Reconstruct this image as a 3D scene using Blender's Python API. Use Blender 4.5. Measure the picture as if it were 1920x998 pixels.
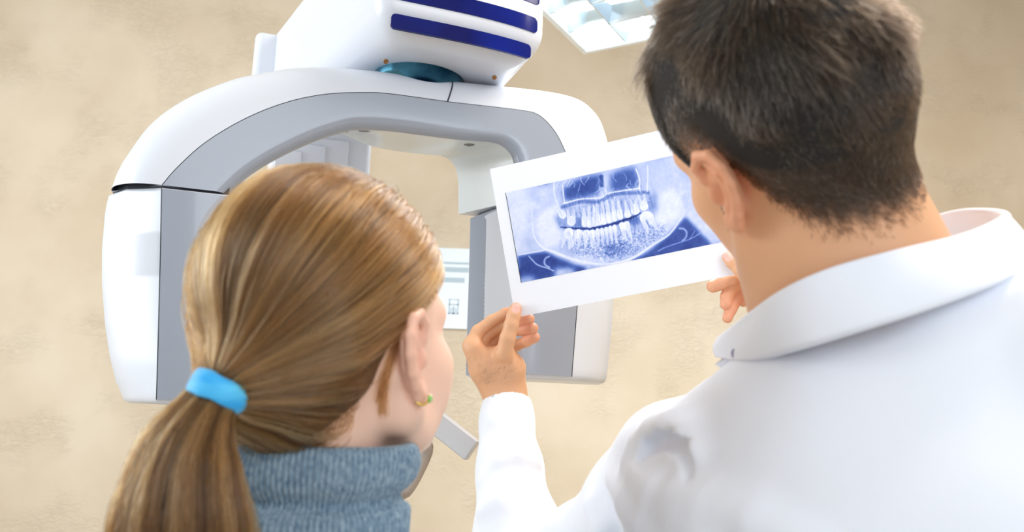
import bpy, math, random
import numpy as np
from mathutils import Matrix, Vector

for o in list(bpy.data.objects):
    bpy.data.objects.remove(o, do_unlink=True)
SC = bpy.context.scene
COL = SC.collection
rng = np.random.default_rng(7)

# ------------------------------------------------------------------ camera
FPX = 1493.33                      # focal length in pixels of the 1920 px wide frame
PITCH, ROLL = math.radians(10), math.radians(2)
CAM = np.array([0.0, 0.0, 1.38])
R0 = np.array([1.0, 0, 0]); U0 = np.array([0, -math.sin(PITCH), math.cos(PITCH)])
FW = np.array([0, math.cos(PITCH), math.sin(PITCH)])
RC = math.cos(ROLL) * R0 + math.sin(ROLL) * U0
UC = math.cos(ROLL) * U0 - math.sin(ROLL) * R0
MC = np.stack([RC, FW, UC], 1)     # view axes (right, depth, up) -> world
cd = bpy.data.cameras.new('camera')
cam = bpy.data.objects.new('camera', cd); COL.objects.link(cam)
cd.sensor_width = 36; cd.lens = FPX / 1920 * 36; cd.clip_start = 0.02
m = Matrix.Identity(4)
for i in range(3):
    m[i][0] = RC[i]; m[i][1] = UC[i]; m[i][2] = -FW[i]; m[i][3] = CAM[i]
cam.matrix_world = m
cd.dof.use_dof = True; cd.dof.focus_distance = 1.13; cd.dof.aperture_fstop = 6.0
SC.camera = cam

# ------------------------------------------------------------------ world, lights, exposure
world = bpy.data.worlds.new('daylight'); SC.world = world; world.use_nodes = True
bg = world.node_tree.nodes['Background']
bg.inputs[0].default_value = (0.86, 0.93, 1.0, 1); bg.inputs[1].default_value = 0.85
def area(name, loc, target, size, sizey, power, color):
    l = bpy.data.lights.new(name, 'AREA'); l.shape = 'RECTANGLE'; l.size = size; l.size_y = sizey
    l.energy = power; l.color = color
    o = bpy.data.objects.new(name, l); COL.objects.link(o); o.location = loc
    o.rotation_euler = (Vector(target) - Vector(loc)).to_track_quat('-Z', 'Y').to_euler()
    return o
area('window_light', (-2.25, 0.9, 1.9), (0.2, 2.2, 1.6), 1.5, 1.4, 40, (0.86, 0.94, 1.0))
area('ceiling_fill_light', (1.1, 0.85, 2.95), (1.1, 0.85, 0), 1.2, 0.6, 30, (1.0, 0.93, 0.85))  # added overhead fill to brighten the right wall, not an actual ceiling fixture
area('rear_window_light', (1.1, -1.6, 2.3), (0.2, 0.9, 1.5), 1.6, 1.4, 19, (0.84, 0.92, 1.0))
SC.view_settings.view_transform = 'Standard'; SC.view_settings.look = 'None'
SC.view_settings.gamma = 1.0; SC.view_settings.use_curve_mapping = False
SC.view_settings.exposure = 0.27

# ------------------------------------------------------------------ helpers
def C(px, py, d):                  # photo point at depth d -> view-axis metres
    return np.array([(px - 960) / FPX * d, d, (499 - py) / FPX * d])
def Wd(p): return np.asarray(p) @ MC.T + CAM          # view axes -> world
def toC(p): return (np.asarray(p) - CAM) @ MC
UPC = np.array([0, 0, 1.0]) @ MC                       # gravity up in view axes
OFF = {}
def empty(name, loc, label, cat, group=None):
    o = bpy.data.objects.new(name, None); COL.objects.link(o); o.location = loc; o.empty_display_size = .1
    o['label'] = label; o['category'] = cat
    if group: o['group'] = group
    OFF[o.name] = np.array(loc, float); return o
def off(parent): return OFF.get(parent.name, np.zeros(3)) if parent else np.zeros(3)
def mesh(name, verts, faces, mat, parent=None, smooth=True, kind=None, angle=None):
    verts = np.asarray(verts, float) - off(parent)
    me = bpy.data.meshes.new(name)
    if isinstance(faces, np.ndarray):
        n = faces.shape[1]
        me.vertices.add(len(verts)); me.vertices.foreach_set('co', verts.ravel().astype('f'))
        me.loops.add(faces.size); me.polygons.add(len(faces))
        me.loops.foreach_set('vertex_index', faces.ravel().astype('i'))
        me.polygons.foreach_set('loop_start', np.arange(0, faces.size, n, dtype='i'))
        me.update(calc_edges=True); me.validate()
    else:
        me.from_pydata([tuple(v) for v in verts], [], [tuple(f) for f in faces]); me.update()
    if smooth: me.polygons.foreach_set('use_smooth', np.ones(len(me.polygons), bool))
    if mat: me.materials.append(mat)
    o = bpy.data.objects.new(name, me); COL.objects.link(o)
    if parent: o.parent = parent; OFF[o.name] = off(parent)
    if kind: o['kind'] = kind
    if angle:
        me.set_sharp_from_angle(angle=math.radians(angle))
    return o
def bevel(o, w, seg=3, ang=35):
    b = o.modifiers.new('bevel', 'BEVEL'); b.width = w; b.segments = seg; b.limit_method = 'ANGLE'; b.angle_limit = math.radians(ang)
    b.harden_normals = False
    return o
def box_vf(c, ax, half):           # centre, 3 axes, half sizes
    c = np.array(c, float); ax = [np.array(a, float) for a in ax]
    v = [c + ax[0]*half[0]*i + ax[1]*half[1]*j + ax[2]*half[2]*k for k in (-1, 1) for j in (-1, 1) for i in (-1, 1)]
    f = [(0, 2, 3, 1), (4, 5, 7, 6), (0, 1, 5, 4), (2, 6, 7, 3), (0, 4, 6, 2), (1, 3, 7, 5)]
    return v, f
def catmull(P, n):                 # smooth resample by arc length
    P = np.asarray(P, float); Q = np.vstack([2*P[0]-P[1], P, 2*P[-1]-P[-2]])
    out = []
    for i in range(len(P)-1):
        t = np.linspace(0, 1, 24, endpoint=False)[:, None]
        a, b, c, d = Q[i], Q[i+1], Q[i+2], Q[i+3]
        out.append(.5*((2*b)+(-a+c)*t+(2*a-5*b+4*c-d)*t*t+(-a+3*b-3*c+d)*t**3))
    out = np.vstack(out + [P[-1:]])
    s = np.r_[0, np.cumsum(np.linalg.norm(np.diff(out, axis=0), axis=1))]
    q = np.linspace(0, s[-1], n)
    return np.stack([np.interp(q, s, out[:, k]) for k in range(out.shape[1])], 1)
def grid_faces(nr, nc, wrap=False):
    r = np.arange(nr-1)[:, None]; c = np.arange(nc if wrap else nc-1)[None]
    c2 = (c+1) % nc
    return np.stack([r*nc+c, r*nc+c2, (r+1)*nc+c2, (r+1)*nc+c], -1).reshape(-1, 4)
def tube_vf(P, rad, n=16, sm=None, capped=True):
    P = catmull(P, sm) if sm else np.asarray(P, float)
    rad = np.interp(np.linspace(0, 1, len(P)), np.linspace(0, 1, len(np.atleast_1d(rad))), np.atleast_1d(rad)) if np.ndim(rad) else np.full(len(P), rad)
    T = np.gradient(P, axis=0); T /= np.linalg.norm(T, axis=1)[:, None]
    u = np.cross(T[0], [0.3, .2, .9]); u /= np.linalg.norm(u)
    V = []
    for i in range(len(P)):
        u = u - T[i]*(u@T[i]); u /= np.linalg.norm(u); w = np.cross(T[i], u)
        a = np.linspace(0, 2*np.pi, n, endpoint=False)[:, None]
        V.append(P[i] + rad[i]*(np.cos(a)*u + np.sin(a)*w))
    V = np.vstack(V); F = [tuple(f) for f in grid_faces(len(P), n, True)]
    if capped: F += [tuple(range(n))[::-1], tuple(range(len(V)-n, len(V)))]
    return V, F
def lin(r, g, b):                  # sRGB 0-255 -> linear
    f = lambda c: c/12.92 if c <= .04045 else ((c+.055)/1.055)**2.4
    return (f(r/255), f(g/255), f(b/255))

# ------------------------------------------------------------------ materials
def mat(name, color, rough=.5, **kw):
    mt = bpy.data.materials.new(name); mt.use_nodes = True
    b = mt.node_tree.nodes['Principled BSDF']
    b.inputs['Base Color'].default_value = (*color, 1); b.inputs['Roughness'].default_value = rough
    for k, v in kw.items(): b.inputs[k.replace('_', ' ')].default_value = v
    return mt
def nd(mt, t, **kw):
    n = mt.node_tree.nodes.new(t)
    for k, v in kw.items(): setattr(n, k, v)
    return n
def lk(mt, a, b): mt.node_tree.links.new(a, b)
def noise_bump(mt, scale, strength, dist=.002, detail=3, obj=True, stretch=None):
    b = mt.node_tree.nodes['Principled BSDF']
    tc = nd(mt, 'ShaderNodeTexCoord'); n = nd(mt, 'ShaderNodeTexNoise'); bp = nd(mt, 'ShaderNodeBump')
    n.inputs['Scale'].default_value = scale; n.inputs['Detail'].default_value = detail
    bp.inputs['Strength'].default_value = strength; bp.inputs['Distance'].default_value = dist
    src = tc.outputs['Object']
    if stretch:
        mp = nd(mt, 'ShaderNodeMapping'); mp.inputs['Scale'].default_value = stretch
        lk(mt, src, mp.inputs['Vector']); src = mp.outputs[0]
    lk(mt, src, n.inputs['Vector']); lk(mt, n.outputs['Fac'], bp.inputs['Height']); lk(mt, bp.outputs[0], b.inputs['Normal'])
    return n
def noise_color(mt, scale, c1, c2, lo=.35, hi=.65, detail=4, stretch=None):
    b = mt.node_tree.nodes['Principled BSDF']
    tc = nd(mt, 'ShaderNodeTexCoord'); n = nd(mt, 'ShaderNodeTexNoise'); r = nd(mt, 'ShaderNodeValToRGB')
    n.inputs['Scale'].default_value = scale; n.inputs['Detail'].default_value = detail
    r.color_ramp.elements[0].position = lo; r.color_ramp.elements[1].position = hi
    r.color_ramp.elements[0].color = (*c1, 1); r.color_ramp.elements[1].color = (*c2, 1)
    src = tc.outputs['Object']
    if stretch:
        mp = nd(mt, 'ShaderNodeMapping'); mp.inputs['Scale'].default_value = stretch
        lk(mt, src, mp.inputs['Vector']); src = mp.outputs[0]
    lk(mt, src, n.inputs['Vector']); lk(mt, n.outputs['Fac'], r.inputs['Fac']); lk(mt, r.outputs[0], b.inputs['Base Color'])
def attr_color(mt, name='tint'):
    a = nd(mt, 'ShaderNodeAttribute'); a.attribute_name = name
    lk(mt, a.outputs['Color'], mt.node_tree.nodes['Principled BSDF'].inputs['Base Color'])

M = {}
M['wall'] = mat('textured_plaster', lin(207, 191, 168), .75)
noise_color(M['wall'], 3.0, lin(200, 183, 159), lin(213, 199, 178), .3, .7, 5)
def wall_relief(mt):
    b = mt.node_tree.nodes['Principled BSDF']
    tc = nd(mt, 'ShaderNodeTexCoord'); mp = nd(mt, 'ShaderNodeMapping'); mp.inputs['Scale'].default_value = (1, 1, 2.0)
    n1 = nd(mt, 'ShaderNodeTexNoise'); n1.inputs['Scale'].default_value = 36; n1.inputs['Detail'].default_value = 6; n1.inputs['Distortion'].default_value = 1.6
    n2 = nd(mt, 'ShaderNodeTexNoise'); n2.inputs['Scale'].default_value = 5; n2.inputs['Detail'].default_value = 2
    r1 = nd(mt, 'ShaderNodeValToRGB'); r1.color_ramp.elements[0].position = .44; r1.color_ramp.elements[1].position = .6
    r2 = nd(mt, 'ShaderNodeValToRGB'); r2.color_ramp.elements[0].position = .45; r2.color_ramp.elements[1].position = .62
    mu = nd(mt, 'ShaderNodeMath', operation='MULTIPLY'); bp = nd(mt, 'ShaderNodeBump')
    bp.inputs['Strength'].default_value = .5; bp.inputs['Distance'].default_value = .004
    lk(mt, tc.outputs['Object'], mp.inputs[0]); lk(mt, mp.outputs[0], n1.inputs['Vector']); lk(mt, tc.outputs['Object'], n2.inputs['Vector'])
    lk(mt, n1.outputs['Fac'], r1.inputs[0]); lk(mt, n2.outputs['Fac'], r2.inputs[0])
    lk(mt, r1.outputs[0], mu.inputs[0]); lk(mt, r2.outputs[0], mu.inputs[1]); lk(mt, mu.outputs[0], bp.inputs['Height'])
    lk(mt, bp.outputs[0], b.inputs['Normal'])
wall_relief(M['wall'])
M['ceiling'] = mat('ceiling_paint', lin(238, 236, 230), .9)
M['floor'] = mat('floor_vinyl', lin(196, 184, 166), .5); noise_color(M['floor'], 6, lin(190, 177, 158), lin(203, 192, 175))
M['white_shell'] = mat('glossy_white_enamel', lin(216, 220, 229), .38, Coat_Weight=.35, Coat_Roughness=.22)
noise_bump(M['white_shell'], 6, .03, .01, 1)
M['grey_panel'] = mat('blue_grey_enamel', lin(149, 156, 169), .3, Coat_Weight=.5, Coat_Roughness=.08)
noise_bump(M['grey_panel'], 5, .03, .01, 1)
M['inner_gloss'] = mat('polished_inner_shell', lin(206, 211, 210), .26, Coat_Weight=.35, Coat_Roughness=.12)
noise_bump(M['inner_gloss'], 3, .02, .01, 1)
M['dark_gap'] = mat('dark_gasket', lin(26, 32, 42), .6); noise_bump(M['dark_gap'], 40, .1)
M['blue_window'] = mat('dark_blue_acrylic', lin(2, 10, 90), .12, Specular_IOR_Level=.22)
noise_color(M['blue_window'], 7, lin(0, 8, 84), lin(2, 30, 132), .35, .75, 2)
M['teal_steel'] = mat('teal_metal', lin(40, 110, 140), .12, Metallic=.9); noise_color(M['teal_steel'], 9, lin(12, 60, 86), lin(90, 150, 172))
M['steel'] = mat('screw_steel', lin(120, 118, 118), .3, Metallic=1.0); noise_bump(M['steel'], 60, .1)
M['brass'] = mat('brass_screw', lin(150, 112, 78), .35, Metallic=1.0); noise_bump(M['brass'], 60, .1)
M['handle'] = mat('taupe_handle', lin(168, 154, 142), .3); noise_bump(M['handle'], 20, .05)
M['chinrest'] = mat('pale_grey_plastic', lin(212, 212, 216), .35); noise_bump(M['chinrest'], 20, .05)
M['notice'] = mat('notice_paper', lin(226, 234, 242), .6); noise_bump(M['notice'], 30, .03)
M['notice_grey'] = mat('notice_grey_print', lin(176, 192, 204), .7); noise_bump(M['notice_grey'], 30, .03)
M['lamp_frame'] = mat('lamp_frame_enamel', lin(236, 242, 244), .35); noise_bump(M['lamp_frame'], 10, .02)
M['louver'] = mat('louver_aluminium', lin(214, 226, 234), .12, Metallic=.85); noise_bump(M['louver'], 12, .02)
def emit(name, color, s):
    mt = mat(name, color, .5); b = mt.node_tree.nodes['Principled BSDF']
    n = nd(mt, 'ShaderNodeTexNoise'); n.inputs['Scale'].default_value = 3
    mx = nd(mt, 'ShaderNodeMapRange'); mx.inputs[3].default_value = s*.96; mx.inputs[4].default_value = s*1.04
    lk(mt, n.outputs['Fac'], mx.inputs[0]); lk(mt, mx.outputs[0], b.inputs['Emission Strength'])
    b.inputs['Emission Color'].default_value = (*color, 1); return mt
M['tube'] = emit('fluorescent_tube', (.93, .98, 1.0), 9.0)
M['paper'] = mat('photo_paper', lin(240, 242, 250), .5); noise_bump(M['paper'], 200, .02, .0005)
M['print'] = mat('radiograph_print', (.5, .5, .5), .4); attr_color(M['print'])
def skin(name, bump):
    mt = mat(name, (.6, .4, .3), .48, Subsurface_Weight=.12, Subsurface_Radius=(1.0, .4, .2), Subsurface_Scale=.006)
    mt.node_tree.nodes['Principled BSDF'].subsurface_method = 'RANDOM_WALK'
    noise_bump(mt, 320, bump, .0006, 4); attr_color(mt); return mt
M['skin_man'] = skin('skin_tan', .35); M['skin_girl'] = skin('skin_fair', .15)
M['coat'] = mat('white_cotton', lin(236, 239, 248), .85, Sheen_Weight=.15)
noise_bump(M['coat'], 22, .25, .004, 5)
M['trousers'] = mat('navy_trousers', lin(42, 48, 66), .85); noise_bump(M['trousers'], 60, .2)
M['jeans'] = mat('blue_denim', lin(58, 78, 112), .85); noise_bump(M['jeans'], 120, .3)
M['shoe'] = mat('dark_leather', lin(34, 30, 30), .4); noise_bump(M['shoe'], 50, .1)
def knit():
    mt = mat('heathered_blue_knit', lin(104, 134, 156), .95, Sheen_Weight=.3)
    noise_color(mt, 420, lin(88, 118, 142), lin(158, 178, 192), .3, .72, 3, (1, 1, .5)); noise_bump(mt, 500, .5, .001, 2)
    return mt
M['knit'] = knit()
M['elastic'] = mat('sky_blue_elastic', lin(48, 186, 246), .6, Sheen_Weight=.3); noise_color(M['elastic'], 40, lin(30, 170, 244), lin(96, 206, 250), .3, .7, 3, (1, 1, 4))
M['gold'] = mat('gold_earring', lin(226, 186, 96), .22, Metallic=1.0); noise_bump(M['gold'], 80, .05)
M['gem'] = mat('green_gem', lin(140, 205, 96), .1, Coat_Weight=1.0); noise_bump(M['gem'], 80, .05)
M['button'] = mat('grey_button', lin(150, 150, 176), .4); noise_bump(M['button'], 80, .05)
M['eye'] = mat('eye_white', lin(232, 226, 220), .15); noise_bump(M['eye'], 60, .02)
M['iris'] = mat('brown_iris', lin(70, 46, 30), .15); noise_bump(M['iris'], 60, .02)
M['lip'] = mat('lip_rose', lin(190, 110, 100), .45); noise_bump(M['lip'], 200, .1, .001)
def hairmat(name, rough, coat=0.0):
    mt = bpy.data.materials.new(name); mt.use_nodes = True; nt = mt.node_tree
    nt.nodes.remove(nt.nodes['Principled BSDF'])
    h = nt.nodes.new('ShaderNodeBsdfHairPrincipled'); h.parametrization = 'COLOR'
    h.inputs['Coat'].default_value = .5; h.inputs['Roughness'].default_value = rough; h.inputs['Radial Roughness'].default_value = rough+.1
    a = nt.nodes.new('ShaderNodeAttribute'); a.attribute_name = 'tint'
    nt.links.new(a.outputs['Color'], h.inputs['Color']); nt.links.new(h.outputs[0], nt.nodes['Material Output'].inputs[0]); return mt
M['hair_strand'] = hairmat('hair_strands', .27); M['short_hair_strand'] = hairmat('short_hair_strands', .38)
M['hair_cap_girl'] = mat('chestnut_hair_base', lin(82, 54, 26), .7); noise_color(M['hair_cap_girl'], 40, lin(62, 40, 18), lin(104, 70, 34))
M['hair_cap_man'] = mat('dark_hair_base', lin(22, 18, 14), .8); noise_color(M['hair_cap_man'], 60, lin(17, 13, 11), lin(28, 22, 17))

# ------------------------------------------------------------------ implicit surfaces -> mesh (surface nets)
def smin(a, b, k):
    h = np.clip(.5+.5*(b-a)/k, 0, 1); return b*(1-h)+a*h-k*h*(1-h)
def smax(a, b, k): return -smin(-a, -b, k)
def f_cap(a, b, ra, rb):
    a = np.asarray(a, 'f'); b = np.asarray(b, 'f'); ab = b-a; L = float(ab@ab)+1e-12
    def f(p):
        t = np.clip((p-a)@ab/L, 0, 1); q = p-a-t[:, None]*ab
        return np.sqrt(np.einsum('ij,ij->i', q, q)) - (ra+(rb-ra)*t)
    return f
def f_ell(c, r, R=None):
    c = np.asarray(c, 'f'); r = np.asarray(r, 'f')
    def f(p):
        q = p-c
        if R is not None: q = q@np.asarray(R, 'f')
        a = q/r; k0 = np.sqrt(np.einsum('ij,ij->i', a, a)); b = a/r; k1 = np.sqrt(np.einsum('ij,ij->i', b, b))+1e-9
        return k0*(k0-1)/k1
    return f
def f_chain(P, rad, k=.004):
    P = [np.asarray(q, float) for q in P]
    fs = [f_cap(P[i], P[i+1], rad[i], rad[i+1]) for i in range(len(P)-1)]
    return f_union(fs, k)
def f_union(fs, k):
    def f(p):
        d = fs[0](p)
        for g in fs[1:]: d = smin(d, g(p), k)
        return d
    return f
def sdf_mesh(f, lo, hi, h, project=2):
    lo = np.asarray(lo, float); hi = np.asarray(hi, float); B = 8
    nb = np.ceil((hi-lo)/h/B).astype(int)+1; n = nb*B
    bi = np.stack(np.meshgrid(*[np.arange(k) for k in nb], indexing='ij'), -1).reshape(-1, 3)
    db = f((lo+(bi*B+B/2-.5)*h).astype('f'))
    D = np.repeat(np.repeat(np.repeat(db.reshape(nb), B, 0), B, 1), B, 2).astype('f')
    act = bi[np.abs(db) < h*B*.87*2.0+.004]
    loc = np.stack(np.meshgrid(*[np.arange(B)]*3, indexing='ij'), -1).reshape(-1, 3)
    for s in range(0, len(act), 2000):
        ix = (act[s:s+2000, None]*B+loc[None]).reshape(-1, 3)
        D[ix[:, 0], ix[:, 1], ix[:, 2]] = f((lo+ix*h).astype('f'))
    S = D < 0
    any_ = np.zeros(n-1, bool); all_ = np.ones(n-1, bool)
    sl = lambda i, m: slice(i, m-1+i)
    for i in (0, 1):
        for j in (0, 1):
            for k in (0, 1):
                q = S[sl(i, n[0]), sl(j, n[1]), sl(k, n[2])]; any_ |= q; all_ &= q
    cell = any_ & ~all_; ci = np.argwhere(cell)
    idx = np.full(n-1, -1, int); idx[cell] = np.arange(len(ci))
    acc = np.zeros((len(ci), 3)); cnt = np.zeros(len(ci))
    cor = [(i, j, k) for i in (0, 1) for j in (0, 1) for k in (0, 1)]
    for a in cor:
        for ax in range(3):
            if a[ax]: continue
            b = list(a); b[ax] = 1; b = tuple(b)
            da = D[ci[:, 0]+a[0], ci[:, 1]+a[1], ci[:, 2]+a[2]]; d2 = D[ci[:, 0]+b[0], ci[:, 1]+b[1], ci[:, 2]+b[2]]
            mk = (da < 0) != (d2 < 0); t = np.where(mk, da/np.where(mk, da-d2, 1), 0)
            p = np.tile(np.array(a, float), (len(ci), 1)); p[:, ax] = t
            acc += p*mk[:, None]; cnt += mk
    V = lo+(ci+acc/cnt[:, None])*h
    Fs = []
    for ax in range(3):
        o1, o2 = (ax+1) % 3, (ax+2) % 3
        s1 = [slice(None)]*3; s2 = [slice(None)]*3
        s1[ax] = slice(0, -1); s2[ax] = slice(1, None)
        d = S[tuple(s1)] != S[tuple(s2)]
        e = np.argwhere(d)
        e = e[(e[:, o1] > 0) & (e[:, o2] > 0) & (e[:, o1] < n[o1]-1) & (e[:, o2] < n[o2]-1)]
        sg = S[e[:, 0], e[:, 1], e[:, 2]]
        q = []
        for u, v in ((1, 1), (0, 1), (0, 0), (1, 0)):
            c = e.copy(); c[:, o1] -= u; c[:, o2] -= v; q.append(idx[c[:, 0], c[:, 1], c[:, 2]])
        q = np.stack(q, 1); q[~sg] = q[~sg][:, ::-1]; Fs.append(q)
    Fc = np.vstack(Fs); Fc = Fc[(Fc >= 0).all(1)]
    for _ in range(project):
        V -= grad(f, V, h*.4)*np.clip(f(V.astype('f')), -h, h)[:, None]
    return V, Fc
def grad(f, V, e=1e-3):
    V = V.astype('f'); g = np.stack([f(V+np.eye(3, dtype='f')[k]*np.float32(e))-f(V-np.eye(3, dtype='f')[k]*np.float32(e)) for k in range(3)], 1)
    return g/(np.linalg.norm(g, axis=1)[:, None]+1e-9)
def set_tint(o, col):
    a = o.data.attributes.new('tint', 'FLOAT_COLOR', 'POINT')
    c = np.ones((len(col), 4), 'f'); c[:, :3] = col; a.data.foreach_set('color', c.ravel())
def smooth01(x, a, b):
    t = np.clip((x-a)/(b-a), 0, 1); return t*t*(3-2*t)
def curves(name, P, rad, tint, mt, parent):           # P (N,K,3) view axes -> world strands
    N, K, _ = P.shape
    W = (P.reshape(-1, 3)@MC.T+CAM)-off(parent)
    hc = bpy.data.hair_curves.new(name); hc.add_curves([K]*N)
    hc.attributes['position'].data.foreach_set('vector', W.astype('f').ravel())
    r = hc.attributes.get('radius') or hc.attributes.new('radius', 'FLOAT', 'POINT')
    r.data.foreach_set('value', np.broadcast_to(rad, (N, K)).astype('f').ravel())
    a = hc.attributes.new('tint', 'FLOAT_COLOR', 'CURVE')
    c = np.ones((N, 4), 'f'); c[:, :3] = tint; a.data.foreach_set('color', c.ravel())
    hc.materials.append(mt); o = bpy.data.objects.new(name, hc); COL.objects.link(o)
    o.parent = parent; OFF[o.name] = off(parent); o['kind'] = 'stuff'
    return o

# ------------------------------------------------------------------ the room
WY = 2.9
def struct(name, c, half, mt):
    v, f = box_vf(c, np.eye(3), half); o = mesh(name, v, f, mt, smooth=False); o['kind'] = 'structure'; return o
struct('wall_back', (0, WY+.06, 1.55), (2.6, .06, 1.55), M['wall'])
struct('wall_left', (-2.66, .45, 1.55), (.06, 2.45, 1.55), M['wall'])
struct('wall_right', (2.66, .45, 1.55), (.06, 2.45, 1.55), M['wall'])
struct('floor', (0, .45, -.05), (2.72, 2.57, .05), M['floor'])
struct('ceiling', (0, .45, 3.15), (2.72, 2.57, .05), M['ceiling'])
struct('baseboard_back', (0, WY-.01, .05), (2.6, .01, .05), M['white_shell'])

# ------------------------------------------------------------------ panoramic x-ray machine
pa, pb = Wd(C(303, 348, 1.15)), Wd(C(1085, 390, 1.38))
UU = pb-pa; UU[2] = 0; UU /= np.linalg.norm(UU); WW = np.array([-UU[1], UU[0], 0])
def Lw(px, py, w):                 # photo ray on the machine plane at depth w -> (u, z)
    d = MC@C(px, py, 1.0); t = ((pa+w*WW-CAM)@WW)/(d@WW); p = CAM+t*d
    return np.array([(p-pa)@UU, p[2]])
def Lc(pts, w): return np.array([Lw(x, y, w) for x, y in pts])
def MW(u, w, z):
    u, w, z = np.broadcast_arrays(np.asarray(u, float), np.asarray(w, float), np.asarray(z, float))
    return pa*np.array([1, 1, 0])+u[..., None]*UU+w[..., None]*WW+z[..., None]*np.array([0, 0, 1.0])
mastL = Lw(505, 315, .42)[0]; mastR = Lw(697, 290, .42)[0]; mc = (mastL+mastR)/2
machine = empty('xray_machine', tuple(MW(mc, .5, 0)), 'white and blue-grey panoramic dental X-ray machine with a curved arm, behind the two people', 'x-ray machine')
# --- the arched arm
O_ = Lc([(211, 345), (222, 318), (240, 290), (285, 235), (350, 190), (430, 157), (478, 146), (540, 136), (600, 134), (690, 141), (840, 160), (960, 172), (1040, 183), (1085, 197), (1115, 225), (1130, 262), (1138, 300), (1144, 340), (1147, 380)], .075)
B_ = Lc([(303, 346), (330, 315), (380, 270), (440, 232), (500, 204), (560, 185), (620, 175), (680, 173), (730, 175), (840, 190), (900, 197), (975, 206), (1010, 215), (1040, 245), (1060, 283), (1072, 315), (1080, 350), (1084, 385)], 0)
I_ = Lc([(428, 356), (471, 322), (529, 288), (590, 260), (638, 244), (675, 237), (740, 240), (857, 255), (928, 261), (950, 269), (966, 286), (972, 310), (974, 345), (974, 384)], 0)
K_ = Lc([(420, 350), (468, 312), (526, 279), (586, 254), (634, 250), (690, 272), (740, 283), (800, 290), (828, 293), (844, 301), (854, 315), (859, 335), (860, 352), (861, 372)], .16)
NS = 120
O_, B_, I_, K_ = [catmull(q, NS) for q in (O_, B_, I_, K_)]
for q in (O_, B_, I_, K_):        # both ends finish on the level of the seam
    f_ = np.clip(1-np.arange(NS)/14, 0, 1)**2; q[:, 1] += (Lw(303, 347, 0)[1]-q[0, 1])*f_+(Lw(1085, 386, 0)[1]-q[-1, 1])*f_[::-1]
def strip(rows):                   # rows: list of (uz, w) -> verts/faces
    V = np.stack([MW(r[:, 0], w, r[:, 1]) for r, w in rows], 1).reshape(-1, 3)
    return V, [tuple(f) for f in grid_faces(NS, len(rows))]
rows = []
nrm = O_-B_; nrm /= np.linalg.norm(nrm, axis=1)[:, None]
for t in np.linspace(0, 1, 12): rows.append((B_+(O_-B_)*math.sin(t*math.pi/2)**.9, .075*(1-math.cos(t*math.pi/2))))
Ob = O_-nrm*.012
for t in (.3, .6, .85, 1): rows.append((O_-nrm*.012*t*t, .075+.085*t))
rows += [((Ob*.5+K_*.5), .165), (K_, .16)]
arm = mesh('arm_shell', *strip(rows), M['white_shell'], machine, angle=50)
g = B_-I_; gl = np.linalg.norm(g, axis=1)[:, None]; g = g/gl
rows = [(B_-g*.001, .0035), (B_-g*.0012, .0005)]
for t in np.linspace(0, 1, 8): rows.append((B_-g*(.0012+(gl-.0012-.020)*t), 0.0))
for t in np.linspace(0, 1, 8)[1:]: rows.append((I_+g*.020*(1-math.sin(t*math.pi/2)), .020*(1-math.cos(t*math.pi/2))))
mesh('face_panel', *strip(rows), M['grey_panel'], arm, angle=50)['label'] = 'blue-grey front panel of the arched arm'
rows = [(I_+(K_-I_)*t, .020+.14*t) for t in np.linspace(0, 1, 8)]
mesh('underside_shell', *strip(rows), M['inner_gloss'], arm)['label'] = 'polished pale underside of the arched arm'
V, F = tube_vf(MW(B_[:, 0], .0015, B_[:, 1]), .0008, 6); mesh('seam_line', V, F, M['dark_gap'], arm)
# short seam across the arm at the top
i0 = int(np.argmin(np.abs(B_[:, 0]-Lw(838, 190, 0)[0]))); j0 = int(np.argmin(np.abs(O_[:, 0]-Lw(838, 160, .075)[0])))
pt = []
for t in np.linspace(0, 1, 12):
    q = B_[i0]+(O_[j0]-B_[i0])*math.sin(t*math.pi/2)**.9; pt.append(MW(q[0], .075*(1-math.cos(t*math.pi/2))-.0006, q[1]))
V, F = tube_vf(np.array(pt), .0012, 6); mesh('seam_line', V, F, M['dark_gap'], arm)
# end caps of the arm
for s in (0, NS-1):
    loop = [MW(B_[s, 0], 0, B_[s, 1]), MW(*[O_[s, 0], .075, O_[s, 1]]), MW(Ob[s, 0], .16, Ob[s, 1]), MW(K_[s, 0], .16, K_[s, 1]), MW(I_[s, 0], .02, I_[s, 1])]
    mesh('end_cap', loop, [tuple(range(5))], M['white_shell'], arm, smooth=False)
# recessed screws under the arm
def disc(c, n, r, h, k=20):
    n = np.asarray(n, float)/np.linalg.norm(n); u = np.cross(n, [.3, .5, .1]); u /= np.linalg.norm(u); v = np.cross(n, u)
    a = np.linspace(0, 2*np.pi, k, endpoint=False)[:, None]; ring = np.cos(a)*u+np.sin(a)*v
    V = np.vstack([c+ring*r, c+ring*r+n*h*.6, c+ring*r*.8+n*h, c+ring*r*.35+n*h, c+ring*r*.3+n*h*.4])
    F = [tuple(f) for f in grid_faces(5, k, True)]+[tuple(range(4*k, 5*k))]
    return V, F
for px, py, r in ((697, 246, .0095), (682, 252, .005), (905, 267, .009)):
    kk = int(np.argmin(np.abs(I_[:NS*3//4, 0]-Lw(px, py, .02)[0])))
    t0 = .5 if px == 682 else .22
    q = I_[kk]+(K_[kk]-I_[kk])*t0; c = MW(q[0], .02+.14*t0, q[1])
    a1 = MW(*(lambda z: (z[0], .02+.14*(t0+.1), z[1]))(I_[kk]+(K_[kk]-I_[kk])*(t0+.1)))-c
    a2 = MW(I_[kk+2, 0], 0, I_[kk+2, 1])-MW(I_[kk-2, 0], 0, I_[kk-2, 1])
    nn = np.cross(a1, a2); nn *= -np.sign(nn[2])
    V, F = disc(c-nn/np.linalg.norm(nn)*.0005, nn, r, .002); mesh('screw', V, F, M['steel'], arm)
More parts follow.
